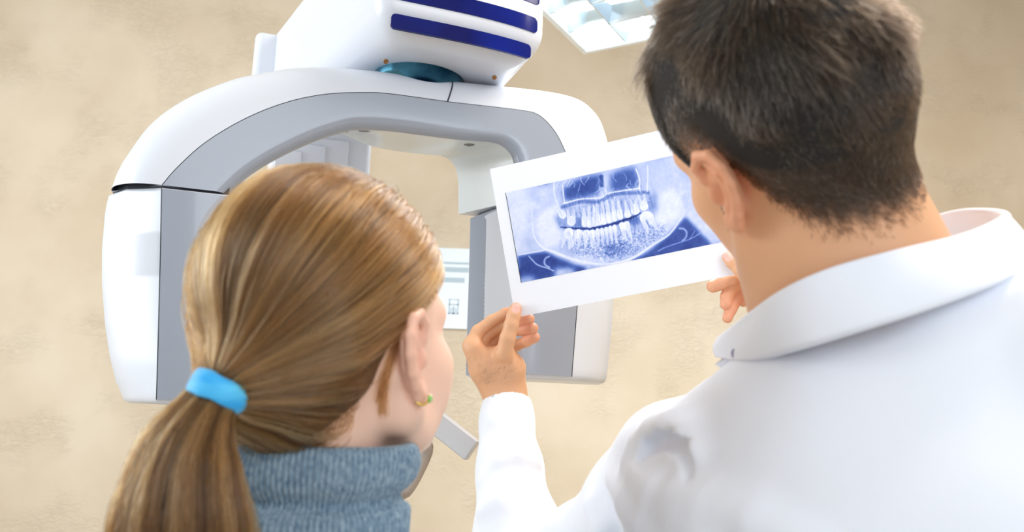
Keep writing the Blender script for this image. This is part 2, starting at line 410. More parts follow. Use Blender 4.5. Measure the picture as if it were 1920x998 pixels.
# --- hanging units left and right
def unit(name, contours, levels_px, extra_label):
    zs = None; cols = []
    for pts, w in contours:
        q = Lc(pts, w); cols.append((q, w))
    return cols
def unit_build(name, cols, ztop, zbot, panel_from, label):
    nz = 40
    tz = np.linspace(0, 1, nz); z = ztop+(zbot-ztop)*tz
    U = [np.interp(-z, -q[:, 1], q[:, 0]) for q, w in cols]
    Wv = [w for q, w in cols]
    rnd = np.ones(nz)
    body_i = list(range(panel_from, len(cols)))+[0]
    # white body: from seam outwards, round the back
    V = np.stack([MW(U[i], Wv[i], z) for i in body_i], 1).reshape(-1, 3)
    nc = len(body_i); G = V.reshape(nz, nc, 3); up3 = np.array([0, 0, 1.0])
    def fil(ring, r, sg):
        c = ring.mean(0); d = ring-c; L = np.linalg.norm(d, axis=1)[:, None]
        return [c+d*(1-r*(1-math.cos(t))/L)+sg*up3*r*math.sin(t) for t in np.linspace(.3, math.pi/2, 5)]
    G = np.concatenate([np.array(fil(G[0], .006, 0))[::-1]+up3*np.linspace(0, 1, 5)[::-1, None, None]*0, G[:1]-up3*.006, G[2:-2], np.array(fil(G[-2], .014, -1))])
    G[:5] = np.array([G[0]*0+q_ for q_ in [np.array(x) for x in fil(V.reshape(nz, nc, 3)[0]-up3*.006, .006, 1)][::-1]])
    nz_ = len(G); V = G.reshape(-1, 3); nz0 = nz; nz = nz_
    F = [tuple(f) for f in grid_faces(nz, nc, True)]
    F += [tuple(range(nc))[::-1], tuple(range(nc*(nz-1), nc*nz))]
    b = mesh(name, V, F, M['white_shell'], machine, angle=32); b['label'] = label
    return b, U, Wv, z
zt = Lw(303, 349, 0)[1]; zb_ = Lw(293, 750, 0)[1]
colsL = [(Lc([(440, 352), (438, 400), (434, 560), (428, 735), (427, 760)], 0), 0.0),
         (Lc([(304, 340), (303, 348), (300, 500), (296, 650), (293, 750), (293, 765)], 0), 0.0),
         (Lc([(236, 340), (234, 350), (226, 420), (222, 500), (226, 600), (236, 680), (256, 740), (262, 765)], .035), .035),
         (Lc([(209, 330), (206, 352), (197, 400), (191, 470), (191, 530), (197, 610), (206, 670), (218, 718), (233, 745), (250, 765)], .085), .085),
         (Lc([(215, 330), (212, 352), (203, 400), (197, 470), (197, 530), (203, 610), (212, 670), (224, 718), (240, 745), (258, 765)], .16), .16),
         (Lc([(445, 340), (440, 500), (430, 765)], .16), .16)]
left, UL, WL, zL = unit_build('side_unit', colsL, zt-.0012, zb_, 1, 'white tapered housing hanging at the left end of the arm')
def panel_plate(U0_, U1_, z, w, parent, r, name, label):
    z = z.copy(); z[0] -= .003; z[-1] += .001
    n = len(z); rowsv = []
    for t, ww in ((0, .012), (0, .003), (.006, 0.0), (.03, -.0012), (.5, -.0018), (.97, -.0012), (.994, 0.0), (1, .003), (1, .012)):
        rowsv.append(MW(U0_+(U1_-U0_)*t, w+ww, z))
    V = np.stack(rowsv, 1).reshape(-1, 3); F = [tuple(f) for f in grid_faces(n, 9)]
    F += [tuple(range(9))[::-1], tuple(range(9*(n-1), 9*n))]
    o = mesh(name, V, F, M['grey_panel'], parent, angle=40); o['label'] = label; return o
panel_plate(UL[1]+.0006, UL[0], zL, -.0012, left, 0, 'face_panel', 'blue-grey face of the left hanging unit')
V, F = tube_vf(np.stack([MW(UL[1][i], -.0006, zL[i]) for i in range(len(zL))]), .0006, 6); mesh('seam_line', V, F, M['dark_gap'], left)
ztR = Lw(1085, 390, 0)[1]; zbR = Lw(1072, 707, 0)[1]
colsR = [(Lc([(968, 380), (966, 500), (962, 600), (958, 720)], 0), 0.0),
         (Lc([(1086, 380), (1085, 480), (1082, 575), (1072, 706), (1071, 720)], 0), 0.0),
         (Lc([(1126, 380), (1124, 480), (1120, 575), (1110, 706), (1109, 720)], .03), .03),
         (Lc([(1153, 380), (1154, 480), (1150, 565), (1146, 630), (1139, 695), (1136, 720)], .075), .075),
         (Lc([(1143, 380), (1144, 480), (1140, 565), (1136, 630), (1129, 695), (1126, 720)], .16), .16),
         (Lc([(885, 370), (883, 400), (880, 520), (877, 610), (874, 720)], .16), .16)]
right, UR, WR, zR = unit_build('side_unit', colsR, ztR-.0012, zbR, 1, 'white tapered housing hanging at the right end of the arm')
panel_plate(UR[1]-.0006, UR[0], zR, -.0012, right, 0, 'face_panel', 'blue-grey face of the right hanging unit')
rr = [MW(UR[0]+(UR[5]-UR[0])*t, .012+.148*t, zR) for t in np.linspace(0.0, 1, 6)]
inn = mesh('inner_panel', np.stack(rr, 1).reshape(-1, 3)-.0009*UU, [tuple(f) for f in grid_faces(len(zR), 6)], M['grey_panel'], right); inn['label'] = 'glossy inner face of the right hanging unit'
V, F = tube_vf(np.stack([MW(UR[1][i], -.0006, zR[i]) for i in range(len(zR))]), .0006, 6); mesh('seam_line', V, F, M['dark_gap'], right)
for cols, z0, par in ((colsL, zt, left), (colsR, ztR, right)):
    U = [np.interp(-(z0-.01), -q[:, 1], q[:, 0]) for q, w in cols]
    loop = np.array([MW(u, w, z0) for u, (q, w) in zip(U, cols)]); cc = loop.mean(0); loop = cc+(loop-cc)*.92
    V = np.vstack([loop+[0, 0, .012], loop-[0, 0, .008]]); n = len(loop)
    F = [tuple(f) for f in grid_faces(2, n, True)]+[tuple(range(n))[::-1], tuple(range(n, 2*n))]
    mesh('gasket', V, F, M['dark_gap'], par, smooth=False)
# --- head housing above the arm
WF = -.09
uL, uR_ = Lw(700, 70, WF)[0], Lw(1030, 40, WF)[0]
zbot = Lw(790, 152, .07)[1]+.008
wback = .40
uBL = Lw(512, 100, wback)[0]
def uleft(w): return uL+(uBL-uL)*(w-WF-.03)/(wback-WF-.03)
def outline(inset, wb, n=20):
    pts = []
    u0, u1 = uL+inset, uR_-inset; w0, r1 = WF+inset, .032
    pts += [(uleft(wb)+inset, wb-inset)]
    for t in np.linspace(0, 1, 9): pts.append((u0+r1*(1-math.cos(t*math.pi/2)), w0+r1*(1-math.sin(t*math.pi/2))))
    ra, rb = (u1-u0)*.62, .032
    for t in np.linspace(0, 1, 34): pts.append((u1-ra*(1-math.sin(t*math.pi/2)), w0+rb*(1-math.cos(t*math.pi/2))))
    pts += [(u1, wb-inset)]
    return np.array(pts)
lev = []
for t in np.linspace(0, 1, 10): lev.append((zbot+.05*(1-math.sin((1-t)*math.pi/2)) if False else zbot+.055*(1-math.cos(t*math.pi/2)), .055*(1-math.sin(t*math.pi/2))))
lev = sorted(lev)
ztopH = zbot+.36
for z in np.linspace(zbot+.055, ztopH, 14)[1:]: lev.append((z, 0.0))
bz0 = Lw(513, 63, .40)[1]; ws_ = np.linspace(WF+.05, wback, 200); qs_ = np.array([Lw(568, 0, w) for w in ws_]); kk_ = int(np.argmin(np.abs(qs_[:, 0]-uleft(ws_))))
bsl = (wback-ws_[kk_])/max(qs_[kk_, 1]-bz0, .01)
rowsV = []
for z, ins in lev:
    wb = wback if z < bz0 else max(.05, wback-(z-bz0)*bsl)
    o_ = outline(ins, wb); rowsV.append(MW(o_[:, 0], o_[:, 1], z))
nc = len(rowsV[0]); V = np.vstack(rowsV); F = [tuple(f) for f in grid_faces(len(rowsV), nc, True)]+[tuple(range(nc))[::-1], tuple(range(nc*(len(rowsV)-1), nc*len(rowsV)))]
head = mesh('head_housing', V, F, M['white_shell'], machine, angle=40); head['label'] = 'large white top housing with two blue strips'
def strip_window(zc0, zc1, px0, px1):
    o_ = outline(0, .3); fr = o_[2:42]; ua, ub = Lw(*px0, WF)[0], Lw(*px1, WF)[0]
    s = .5-.5*np.cos(np.linspace(0, math.pi, 64)); u = ua+(ub-ua)*s
    order = np.argsort(fr[:, 0]); wv = np.interp(u, fr[order, 0], fr[order, 1])
    h = zc1-zc0; rad = h*.3; L = abs(ub-ua)
    dd = np.minimum(s, 1-s)*L; e = np.where(dd < rad, rad-np.sqrt(np.clip(rad**2-(rad-dd)**2, 0, None)), 0)
    zz0, zz1 = zc0+e, zc1-e
    V = np.vstack([MW(u, wv+.004, zz0), MW(u, wv-.0012, zz0), MW(u, wv-.0012, zz1), MW(u, wv+.004, zz1)])
    n = len(u); F = [tuple(f) for f in grid_faces(4, n, False)]
    w_ = mesh('window_strip', V, F, M['blue_window'], head, angle=40); w_['label'] = 'glossy dark blue strip on the top housing'
zw0 = (Lw(735, 53, WF)[1]+Lw(860, 62, WF-.0)[1])/2; 
zw0 = Lw(742, 54, WF)[1]; zw1 = Lw(742, 26, WF)[1]
strip_window(zw0, zw1, (733, 40), (1002, 78)); dz = zw1-zw0
strip_window(zw1+dz*1.0, zw1+dz*2.1, (735, 0), (1016, 30)); strip_window(zw1+dz*3.1, zw1+dz*4.2, (735, 0), (1020, 0))
for px, py in ((723, 116), (926, 146)):
    for w_ in np.linspace(-.1, .1, 81):
        q = Lw(px, py, w_)
        zz = [l for l in lev if l[1] > 0]
        ins = np.interp(q[1], [l[0] for l in lev[:10]], [l[1] for l in lev[:10]])
        o_ = outline(ins, .3); fr = o_[2:42]; order = np.argsort(fr[:, 0])
        if w_ >= np.interp(q[0], fr[order, 0], fr[order, 1])-.001 or w_ > .09:
            V, F = disc(MW(q[0], w_-.002, q[1]), -WW-np.array([0, 0, .8]), .0042, .002); mesh('screw', V, F, M['brass'], head); break
# pivot between arm and housing
pc = Lw(790, 150, .07); a = np.linspace(0, 2*np.pi, 48, endpoint=False)
prof = [(.040, -.05), (.066, -.055), (.066, .004), (.071, .006), (.071, .014)]
V = np.vstack([MW(pc[0]+r*1.22*np.cos(a), .085+r*1.1*np.sin(a), zbot+dz_) for r, dz_ in prof]); F = [tuple(f) for f in grid_faces(len(prof), 48, True)]
mesh('pivot_ring', V, F, M['teal_steel'], machine, angle=30)['label'] = 'dark teal metal pivot between arm and housing'
# mast
ztm = Lw(490, 62, .40)[1]
def mbox(name, u0, u1, w0, w1, z0, z1, mt, par, bv=.006):
    v, f = box_vf(MW((u0+u1)/2, (w0+w1)/2, (z0+z1)/2), [UU, WW, np.array([0, 0, 1.])], [(u1-u0)/2, (w1-w0)/2, (z1-z0)/2])
    o = mesh(name, v, f, mt, par, smooth=True, angle=40); bevel(o, bv, 3); return o
uc0 = Lw(475, 110, .40)[0]; uc1 = Lw(512, 110, .40)[0]
mast = mbox('mast', mastL, mastR, .42, .54, .03, ztm+.02, M['white_shell'], machine, .012)
mbox('carriage', uc0, mastR+.02, .385, .418, zbot+.01, ztm, M['white_shell'], machine, .014)['label'] = 'white vertical carriage plate beside the top housing'
z1m = Lw(600, 272, .415)[1]
for k, (pu, pz) in enumerate(((567, 283), (612, 272), (655, 262))):
    ua = mastL+.008+k*.0; ub = Lw(pu, pz, .415)[0]; 
    mbox('mast_panel', ua, ub, .4195-.004*(3-k), .4199, .9-.06*k, Lw(pu-20, pz, .415)[1], M['white_shell'], mast, .0025)
mbox('base_plate', mastL-.12, mastR+.12, .25, .75, .0, .035, M['white_shell'], machine, .012)
# patient support
def pxbar(name, p0, p1, w, th, mt, par):
    p0, p1 = Wd(C(*p0)), Wd(C(*p1)); ax = p1-p0; L = np.linalg.norm(ax); ax /= L
    side = np.cross(ax, FW); side /= np.linalg.norm(side); nn = np.cross(ax, side)
    v, f = box_vf((p0+p1)/2, [ax, side, nn], [L/2, w/2, th/2]); o = mesh(name, v, f, mt, par, angle=40); bevel(o, .003, 3); return o
zs = Wd(C(740, 860, 1.25))[2]
sup = mbox('support_arm', mc-.03, mc+.03, .12, .43, zs-.03, zs+.02, M['chinrest'], machine, .008)
plate = pxbar('chin_rest', (690, 690, 1.30), (887, 846, 1.22), .036, .016, M['chinrest'], machine)
plate['label'] = 'pale grey flat chin-rest bar slanting beside the girl'
hd = [C(620, 835, 1.27), C(700, 826, 1.25), C(770, 825, 1.24), C(793, 826, 1.24), C(801, 838, 1.24), C(797, 856, 1.24), C(780, 892, 1.23), C(764, 918, 1.22), C(750, 926, 1.22), C(700, 930, 1.25), C(640, 930, 1.27)]
V, F = tube_vf(np.array([Wd(q) for q in hd]), .0098, 18, 60); mesh('hand_grip', V, F, M['handle'], machine)['label'] = 'taupe bent tube grip under the chin rest'
pxbar('chin_post', (650, 842, 1.26), (700, 698, 1.295), .02, .012, M['chinrest'], machine)
pxbar('grip_bracket', (640, 840, 1.26), (782, 815, 1.25), .03, .03, M['handle'], machine)

# ------------------------------------------------------------------ notice on the back wall
def onwall(px, py, y):
    d = MC@C(px, py, 1.0); t = y/d[1]; return CAM+t*d
def wall_rect(name, x0, x1, z0, z1, y0, y1, mt, par, label=None):
    v, f = box_vf(((x0+x1)/2, (y0+y1)/2, (z0+z1)/2), np.eye(3), (abs(x1-x0)/2, abs(y1-y0)/2, abs(z1-z0)/2))
    o = mesh(name, v, f, mt, par, smooth=False)
    if label: o['label'] = label
    return o
nr = onwall(879, 543, WY); nzt = onwall(879, 468, WY)[2]; nzb = onwall(879, 618, WY)[2]; nx1 = nr[0]; nx0 = nx1-.235
notice = empty('wall_notice', (nx1-.117, WY-.002, nzb), 'pale blue printed notice board on the wall between girl and machine arm', 'notice')
wall_rect('board', nx0, nx1, nzb, nzt, WY-.012, WY-.001, M['notice'], notice)
hh = nzt-nzb
for a0, a1, r0, r1 in ((.70, .76, .05, .80), (.80, .825, .05, .80), (.57, .63, .05, .78)):
    wall_rect('print_bar', nx0+.01, nx0+(nx1-nx0)*(.99 if r1 == .8 else .93), nzb+hh*a0, nzb+hh*a1, WY-.0128, WY-.011, M['notice_grey'], notice)
cx = onwall(851, 575, WY)[0]; cz0 = onwall(851, 590, WY)[2]; cz1 = onwall(851, 562, WY)[2]; ch = cz1-cz0
for dx0, dx1, b0, b1 in ((-.018, -.014, 0, 1), (.014, .018, 0, 1), (-.018, .018, .6, .68), (-.018, .018, .95, 1), (-.004, .004, 0, .5), (-.018, .018, 0, .08), (-.011, -.007, .1, .4), (.007, .011, .1, .4)):
    wall_rect('print_mark', cx+dx0, cx+dx1, cz0+ch*b0, cz0+ch*b1, WY-.0128, WY-.011, M['notice_grey'], notice)

# ------------------------------------------------------------------ hanging louvred lamp
e1 = MC@np.array([-.4896, -.8478, .2036]); e2 = MC@np.array([.8677, -.4786, .1345])
e1[2] = 0; e1 /= np.linalg.norm(e1); e2[2] = 0; e2 -= e1*(e1@e2); e2 /= np.linalg.norm(e2)
corner = Wd(C(1095, 103, 2.3)); LS1, LS2, LH = .62, .62, .075
EZ = np.array([0, 0, 1.0])
lc = corner+e1*LS1/2+e2*LS2/2
lamp = empty('ceiling_light', tuple(lc+EZ*LH), 'square louvred fluorescent light fixture hanging beside the machine head', 'ceiling light')
def lbox(name, s0, s1, t0, t1, z0, z1, mt, bv=0):
    v, f = box_vf(corner+e1*(s0+s1)/2+e2*(t0+t1)/2+EZ*(z0+z1)/2, [e1, e2, EZ], [(s1-s0)/2, (t1-t0)/2, (z1-z0)/2])
    o = mesh(name, v, f, mt, lamp, smooth=False)
    if bv: bevel(o, bv, 2)
    return o
fw = .014
lbox('frame_side', 0, fw, 0, LS2, 0, LH, M['lamp_frame'], .003); lbox('frame_side', LS1-fw, LS1, 0, LS2, 0, LH, M['lamp_frame'], .003)
lbox('frame_side', fw, LS1-fw, 0, fw, 0, LH, M['lamp_frame'], .003); lbox('frame_side', fw, LS1-fw, LS2-fw, LS2, 0, LH, M['lamp_frame'], .003)
lbox('back_plate', 0, LS1, 0, LS2, LH, LH+.006, M['lamp_frame'])
def prism(name, along, s, span, wb, z0, z1):       # V-section louvre blade, thin below and wide above
    pts = []
    for e in span:
        for d, z in ((-.002, z0), (.002, z0), (wb, z1), (-wb, z1)):
            pts.append(corner+(e1*e+e2*(s+d) if along == 1 else e2*e+e1*(s+d))+EZ*z)
    F = [(0, 1, 2, 3), (7, 6, 5, 4), (0, 4, 5, 1), (1, 5, 6, 2), (2, 6, 7, 3), (3, 7, 4, 0)]
    mesh(name, pts, F, M['louver'], lamp, smooth=False)
n1, n2 = 5, 5
for k in range(1, n2): prism('louver_blade', 1, fw+(LS2-2*fw)*k/n2, (fw, LS1-fw), .016, .006, .05)
for k in range(1, n1): prism('louver_blade', 2, fw+(LS1-2*fw)*k/n1, (fw, LS2-fw), .016, .006, .05)
for k in range(n2):
    s = fw+(LS2-2*fw)*(k+.5)/n2
    V, F = tube_vf(np.array([corner+e1*.04+e2*s+EZ*.062, corner+e1*(LS1-.04)+e2*s+EZ*.062]), .008, 12); mesh('fluorescent_tube', V, F, M['tube'], lamp)
ll_ = bpy.data.lights.new('lamp_glow', 'AREA'); ll_.shape = 'SQUARE'; ll_.size = .5; ll_.spread = math.radians(160); ll_.energy = 12; ll_.color = (.9, .97, 1.0)
lo_ = bpy.data.objects.new('lamp_glow', ll_); COL.objects.link(lo_); lo_.location = corner+e1*LS1/2+e2*LS2/2-EZ*.012
for s, t in ((.12, .12), (LS1-.12, .12), (.12, LS2-.12), (LS1-.12, LS2-.12)):
    b = corner+e1*s+e2*t+EZ*(LH+.006); tp = b.copy(); tp[2] = 3.1
    V, F = tube_vf(np.array([b, tp]), .004, 8); mesh('suspension_rod', V, F, M['steel'], lamp)

# ------------------------------------------------------------------ the radiograph sheet
BL = np.array([.00452104, 1.12523385, -.07286408])
CS = np.array([.9636771, -.17757311, .19948495]); CT = np.array([-.16636893, .18516201, .9685228]); CN = np.array([.20892064, .96653133, -.14889374])
CWD, CHT = .335, .222
def card_st(px, py):
    d = C(px, py, 1.0); t = (BL@CN)/(d@CN); p = d*t-BL; return p@CS, p@CT
def card_p(s, t, n=0.0): return BL+np.multiply.outer(s, CS)+np.multiply.outer(t, CT)+np.multiply.outer(n, CN)
sheet = empty('xray_print', tuple(Wd(card_p(CWD/2, 0))), 'white sheet with a blue panoramic dental X-ray, held in the man\'s hands', 'x-ray print')
ns, nt_ = 40, 26
ss, tt = np.meshgrid(np.linspace(0, CWD, ns), np.linspace(0, CHT, nt_), indexing='ij')
def bow(s, t): return .0022*np.sin(math.pi*s/CWD)*(.6+.4*t/CHT)
Pf = Wd((card_p(ss, tt)+np.multiply.outer(bow(ss, tt), CN)).reshape(-1, 3)); Pb = Wd((card_p(ss, tt)+np.multiply.outer(bow(ss, tt)+.0005, CN)).reshape(-1, 3))
f0 = grid_faces(ns, nt_); f1 = f0[:, ::-1]+ns*nt_
def rim(n1_, n2_):
    a = [i*n2_ for i in range(n1_)]+[(n1_-1)*n2_+j for j in range(1, n2_)]+[i*n2_+n2_-1 for i in range(n1_-2, -1, -1)]+[j for j in range(n2_-2, 0, -1)]
    return np.array(a)
rm = rim(ns, nt_); rf = np.stack([rm, np.roll(rm, -1), np.roll(rm, -1)+ns*nt_, rm+ns*nt_], 1)
mesh('paper', np.vstack([Pf, Pb]), [tuple(x) for x in np.vstack([f0, f1, rf])], M['paper'], sheet, angle=40)
FS0, FS1, FT0, FT1 = .0170, .300, .0473, .1815
NI, NJ = 560, 268
si = np.linspace(FS0, FS1, NI); tj = np.linspace(FT0, FT1, NJ)
GX, GY = np.meshgrid(np.arange(NI, dtype=float), np.arange(NJ, dtype=float), indexing='ij')
def fx(x, y):                      # photo detail coordinates -> print raster
    s, t = card_st(920+x/3.564, 280+y/3.564); return (s-FS0)/(FS1-FS0)*(NI-1), (t-FT0)/(FT1-FT0)*(NJ-1)
PXS = 1.19/ .855                   # detail px per raster px, roughly
def blur(a, s):
    r = int(3*s)+1; k = np.exp(-.5*(np.arange(-r, r+1)/s)**2); k /= k.sum()
    for ax in (0, 1):
        pad = [(0, 0), (0, 0)]; pad[ax] = (r, r); b = np.pad(a, pad, mode='edge'); out = np.zeros_like(a)
        for i, kk in enumerate(k): out += kk*(b[i:i+a.shape[0]] if ax == 0 else b[:, i:i+a.shape[1]])
        a = out
    return a
def poly_mask(pts, s=2.0):
    P = np.array([fx(*p) for p in pts]); ins = np.zeros(GX.shape, bool)
    for i in range(len(P)):
        (x0, y0), (x1, y1) = P[i], P[(i+1) % len(P)]
        if y0 == y1: continue
        c = ((y0 > GY) != (y1 > GY)) & (GX < (x1-x0)*(GY-y0)/(y1-y0)+x0); ins ^= c
    return blur(ins.astype(float), s)
def line_mask(pts, w, s=None, n=60):
    P = np.array([fx(*p) for p in pts]); P = catmull(P, n) if len(P) > 2 else np.stack([np.linspace(P[0, k], P[1, k], n) for k in (0, 1)], 1)
    ws = np.interp(np.linspace(0, 1, n), np.linspace(0, 1, len(np.atleast_1d(w))), np.atleast_1d(w))/2/2.35
    x0, x1 = int(max(0, P[:, 0].min()-20)), int(min(NI, P[:, 0].max()+20)); y0, y1 = int(max(0, P[:, 1].min()-20)), int(min(NJ, P[:, 1].max()+20))
    m_ = np.zeros(GX.shape)
    if x1 <= x0 or y1 <= y0: return m_
    gx, gy = GX[x0:x1, y0:y1], GY[x0:x1, y0:y1]; best = np.full(gx.shape, 1e9)
    for i in range(n): best = np.minimum(best, np.hypot(gx-P[i, 0], gy-P[i, 1])-ws[i])
    m_[x0:x1, y0:y1] = np.clip(.5-best/((s or 1.2)*.55), 0, 1); return m_
img = np.full(GX.shape, .80)
nz = lambda s: (lambda q: (q-q.mean())/q.std())(blur(rng.normal(size=GX.shape), s))
img += .035*nz(14)+.015*nz(5)-.03
def mix(mask, v, a=1.0):
    global img; img = img*(1-mask*a)+v*mask*a
# soft tissue, ramus and neck
mix(poly_mask([(60, 280), (230, 250), (250, 470), (190, 700), (120, 700)], 8), .86, .8)
mix(poly_mask([(290, 500), (340, 420), (440, 370), (430, 470), (490, 540), (480, 650), (350, 660)], 6), .93, .8)
mix(poly_mask([(1100, 250), (1200, 240), (1270, 330), (1270, 450), (1120, 520), (1080, 460), (1110, 380)], 6), .92, .8)
mix(poly_mask([(430, 60), (1200, -60), (1230, 240), (1090, 330), (480, 380), (410, 300)], 10), .72, .7)
mix(poly_mask([(480, 400), (1100, 290), (1110, 420), (1000, 520), (480, 560), (430, 470)], 8), .60, .9)
# sinuses
mix(poly_mask([(478, 270), (540, 222), (650, 180), (735, 165), (728, 290), (620, 318), (495, 345)], 8), .14, .9)
mix(poly_mask([(800, 165), (890, 130), (965, 120), (990, 245), (900, 270), (800, 285)], 8), .20, .9)
mix(poly_mask([(735, 190), (775, 180), (770, 320), (735, 320)], 4), .82, .8)
mix(line_mask([(738, 180), (742, 240)], 26, 8), .12, .8)
mix(line_mask([(480, 385), (600, 350), (700, 352), (740, 345), (820, 300), (980, 290), (1050, 290)], 26, 10), .36, .8)
mix(line_mask([(485, 362), (600, 332), (730, 322), (790, 292), (995, 258)], 9, 3), .97)
mix(line_mask([(480, 240), (492, 360)], 6, 3), .95); mix(line_mask([(970, 130), (995, 200), (992, 260)], 7, 3), .97)
mix(line_mask([(1048, 110), (1050, 180), (1046, 280)], 6, 3), .95); mix(line_mask([(420, 200), (425, 300), (450, 370)], 8, 4), .92)
for k in range(46):                # wispy bone lines
    x, y = rng.uniform(450, 1050), rng.uniform(150, 310); a_ = rng.uniform(-2.2, -.8); L = rng.uniform(20, 80)
    mix(line_mask([(x, y), (x+L*.5*math.cos(a_)+rng.normal()*8, y-L*.5*math.sin(a_)), (x+L*math.cos(a_), y-L*math.sin(a_)*.9)], rng.uniform(2, 5), 2, 24), rng.choice([.95, .95, .25]), .6)
# dark gaps in the mouth
mix(poly_mask([(425, 440), (470, 470), (505, 470), (505, 530), (460, 520)], 4), .52, .9)
mix(poly_mask([(560, 460), (610, 450), (615, 530), (560, 520)], 4), .42, .9)
mix(poly_mask([(930, 455), (985, 450), (1005, 490), (960, 520), (915, 480)], 3), .33, .95)
mix(poly_mask([(1050, 310), (1105, 300), (1110, 390), (1060, 400)], 5), .55, .9)
mix(line_mask([(470, 520), (560, 528), (660, 530), (740, 520), (820, 500), (900, 470), (960, 448), (1000, 425)], [8, 14, 16, 22, 26, 22, 18, 10], 5), .10)
# lower bone: trabecular and dark patches
mix(poly_mask([(500, 580), (900, 520), (1100, 480), (1190, 560), (1000, 690), (800, 740), (600, 720), (440, 660)], 8), .62, .85)
mix(poly_mask([(740, 620), (880, 620), (920, 680), (800, 720), (740, 680)], 12), .34, .8)
tr = nz(1.0); mk = poly_mask([(480, 600), (900, 560), (1150, 490), (1190, 560), (1000, 690), (800, 750), (600, 730)], 6); img += mk*tr*.11
mk = poly_mask([(480, 400), (1080, 300), (1080, 400), (480, 470)], 6); img += mk*nz(1.0)*.05
# teeth
def tooth(c, root, wc, wr, hc, roots=1, v=.93):
    c = np.array(c, float); root = np.array(root, float); ax = (root-c)/np.linalg.norm(root-c); sd = np.array([-ax[1], ax[0]])
    e = c+ax*hc
    mix(line_mask([tuple(c+ax*wc*.4), tuple(e)], [wc*1.05, wc*.95], 3, 24), v)
    for k in range(roots):
        o_ = (k-(roots-1)/2)*wc*.55*sd
        q0 = e+o_*.8; q1 = root+o_*1.5
        mix(line_mask([tuple(q0), tuple(q1)], [wc*.85/(roots**.6), wr], 6, 24), v-.04, .8)
        mix(line_mask([tuple(q0+ax*4), tuple(q1-ax*6)], 3, 3, 24), .70, .6)
    mix(line_mask([tuple(c-sd*wc*.62+ax*4), tuple(c-sd*wc*.55+ax*hc*1.6)], 3, 3, 24), .42, .6)
for c, r, wc, wr, hc, n in [((492, 455), (440, 385), 46, 22, 30, 1), ((540, 505), (535, 410), 54, 12, 34, 2), ((628, 515), (622, 395), 38, 14, 55, 1), ((662, 520), (655, 385), 36, 14, 60, 1), ((690, 515), (690, 380), 30, 12, 50, 1),
                            ((722, 505), (708, 365), 32, 12, 55, 1), ((757, 500), (742, 350), 36, 14, 60, 1), ((795, 490), (775, 345), 36, 14, 60, 1), ((830, 478), (812, 345), 34, 12, 55, 1), ((868, 465), (850, 335), 36, 12, 50, 1),
                            ((918, 452), (900, 350), 46, 12, 26, 1), ((970, 430), (950, 330), 54, 12, 40, 2), ((1030, 402), (1005, 305), 52, 12, 36, 2)]: tooth(c, r, wc, wr, hc, n)
for c, r, wc, wr, hc, n in [((525, 532), (500, 660), 62, 12, 38, 2), ((592, 540), (560, 660), 52, 14, 34, 2), ((640, 542), (632, 650), 44, 12, 30, 1), ((680, 540), (678, 650), 38, 10, 40, 1), ((714, 530), (722, 640), 27, 9, 40, 1), ((742, 526), (755, 640), 26, 9, 40, 1),
                            ((770, 520), (785, 635), 26, 9, 40, 1), ((798, 512), (812, 630), 27, 9, 40, 1), ((826, 505), (842, 625), 27, 9, 40, 1), ((872, 490), (905, 610), 36, 12, 44, 1), ((905, 485), (940, 600), 38, 12, 40, 1), ((1030, 425), (1080, 545), 84, 14, 46, 2)]: tooth(c, r, wc, wr, hc, n)
mix(line_mask([(1040, 475), (1062, 520)], 10, 6, 24), .36, .8); mix(line_mask([(722, 470), (738, 505)], 5, 2, 24), 1.0)
# lower corners and jaw line
mix(poly_mask([(180, 715), (300, 690), (370, 685), (460, 730), (560, 770), (640, 785), (640, 830), (560, 900), (200, 920)], 5), .13, .95)
mix(poly_mask([(930, 745), (1040, 690), (1130, 620), (1240, 520), (1300, 450), (1370, 520), (1480, 640), (1600, 620), (1600, 760), (900, 790)], 5), .17, .95)
mix(poly_mask([(640, 780), (900, 760), (920, 800), (640, 830)], 8), .66, .8)
mix(poly_mask([(430, 795), (550, 790), (560, 830), (430, 850)], 7), .80, .9); mix(poly_mask([(200, 850), (290, 850), (300, 900), (200, 900)], 7), .7, .9)
mix(line_mask([(270, 360), (285, 560), (340, 650), (430, 690), (560, 738), (700, 765), (830, 762), (960, 720), (1080, 640), (1190, 570), (1260, 480), (1290, 420), (1260, 320)], [4, 8, 12, 18, 18, 16, 16, 16, 16, 14, 12, 8, 4], 5, 160), .92, .9)
mix(line_mask([(190, 705), (300, 685), (370, 672)], 8, 4), .9)
mix(line_mask([(255, 715), (310, 770), (380, 795), (420, 812)], 9, 4), .75, .8); mix(line_mask([(390, 716), (368, 728), (358, 750), (366, 774), (392, 790)], 12, 5), .72, .8)
mix(line_mask([(1262, 528), (1290, 532), (1308, 552), (1306, 585), (1282, 612)], 12, 5), .72, .7); mix(line_mask([(1120, 680), (1180, 650), (1330, 600), (1400, 560)], 7, 4), .7, .7); mix(line_mask([(1330, 600), (1365, 545)], 5, 3), .65, .7)
vs = rng.normal(size=GX.shape)
vs = blur(vs, .8); vs = sum(np.roll(vs, k, 1) for k in range(-9, 10)); vs /= vs.std()
img += poly_mask([(480, 330), (1080, 250), (1100, 420), (1000, 620), (520, 680), (440, 480)], 10)*vs*.045+.01*nz(9)+.012*nz(2.5)
img = np.clip(blur(img, .6), 0, 1)
edge = np.minimum(np.minimum(GX, NI-1-GX)/NI, np.minimum(GY, NJ-1-GY)/NJ)
xs_ = [0, .15, .35, .55, .75, .9, 1.0]
cs_ = np.array([lin(*c) for c in [(8, 20, 80), (20, 52, 138), (72, 104, 186), (134, 158, 220), (194, 206, 244), (226, 232, 252), (246, 249, 255)]])
tint = np.stack([np.interp(img, xs_, cs_[:, k]) for k in range(3)], -1).reshape(-1, 3)
fs, ft = np.meshgrid(si, tj, indexing='ij')
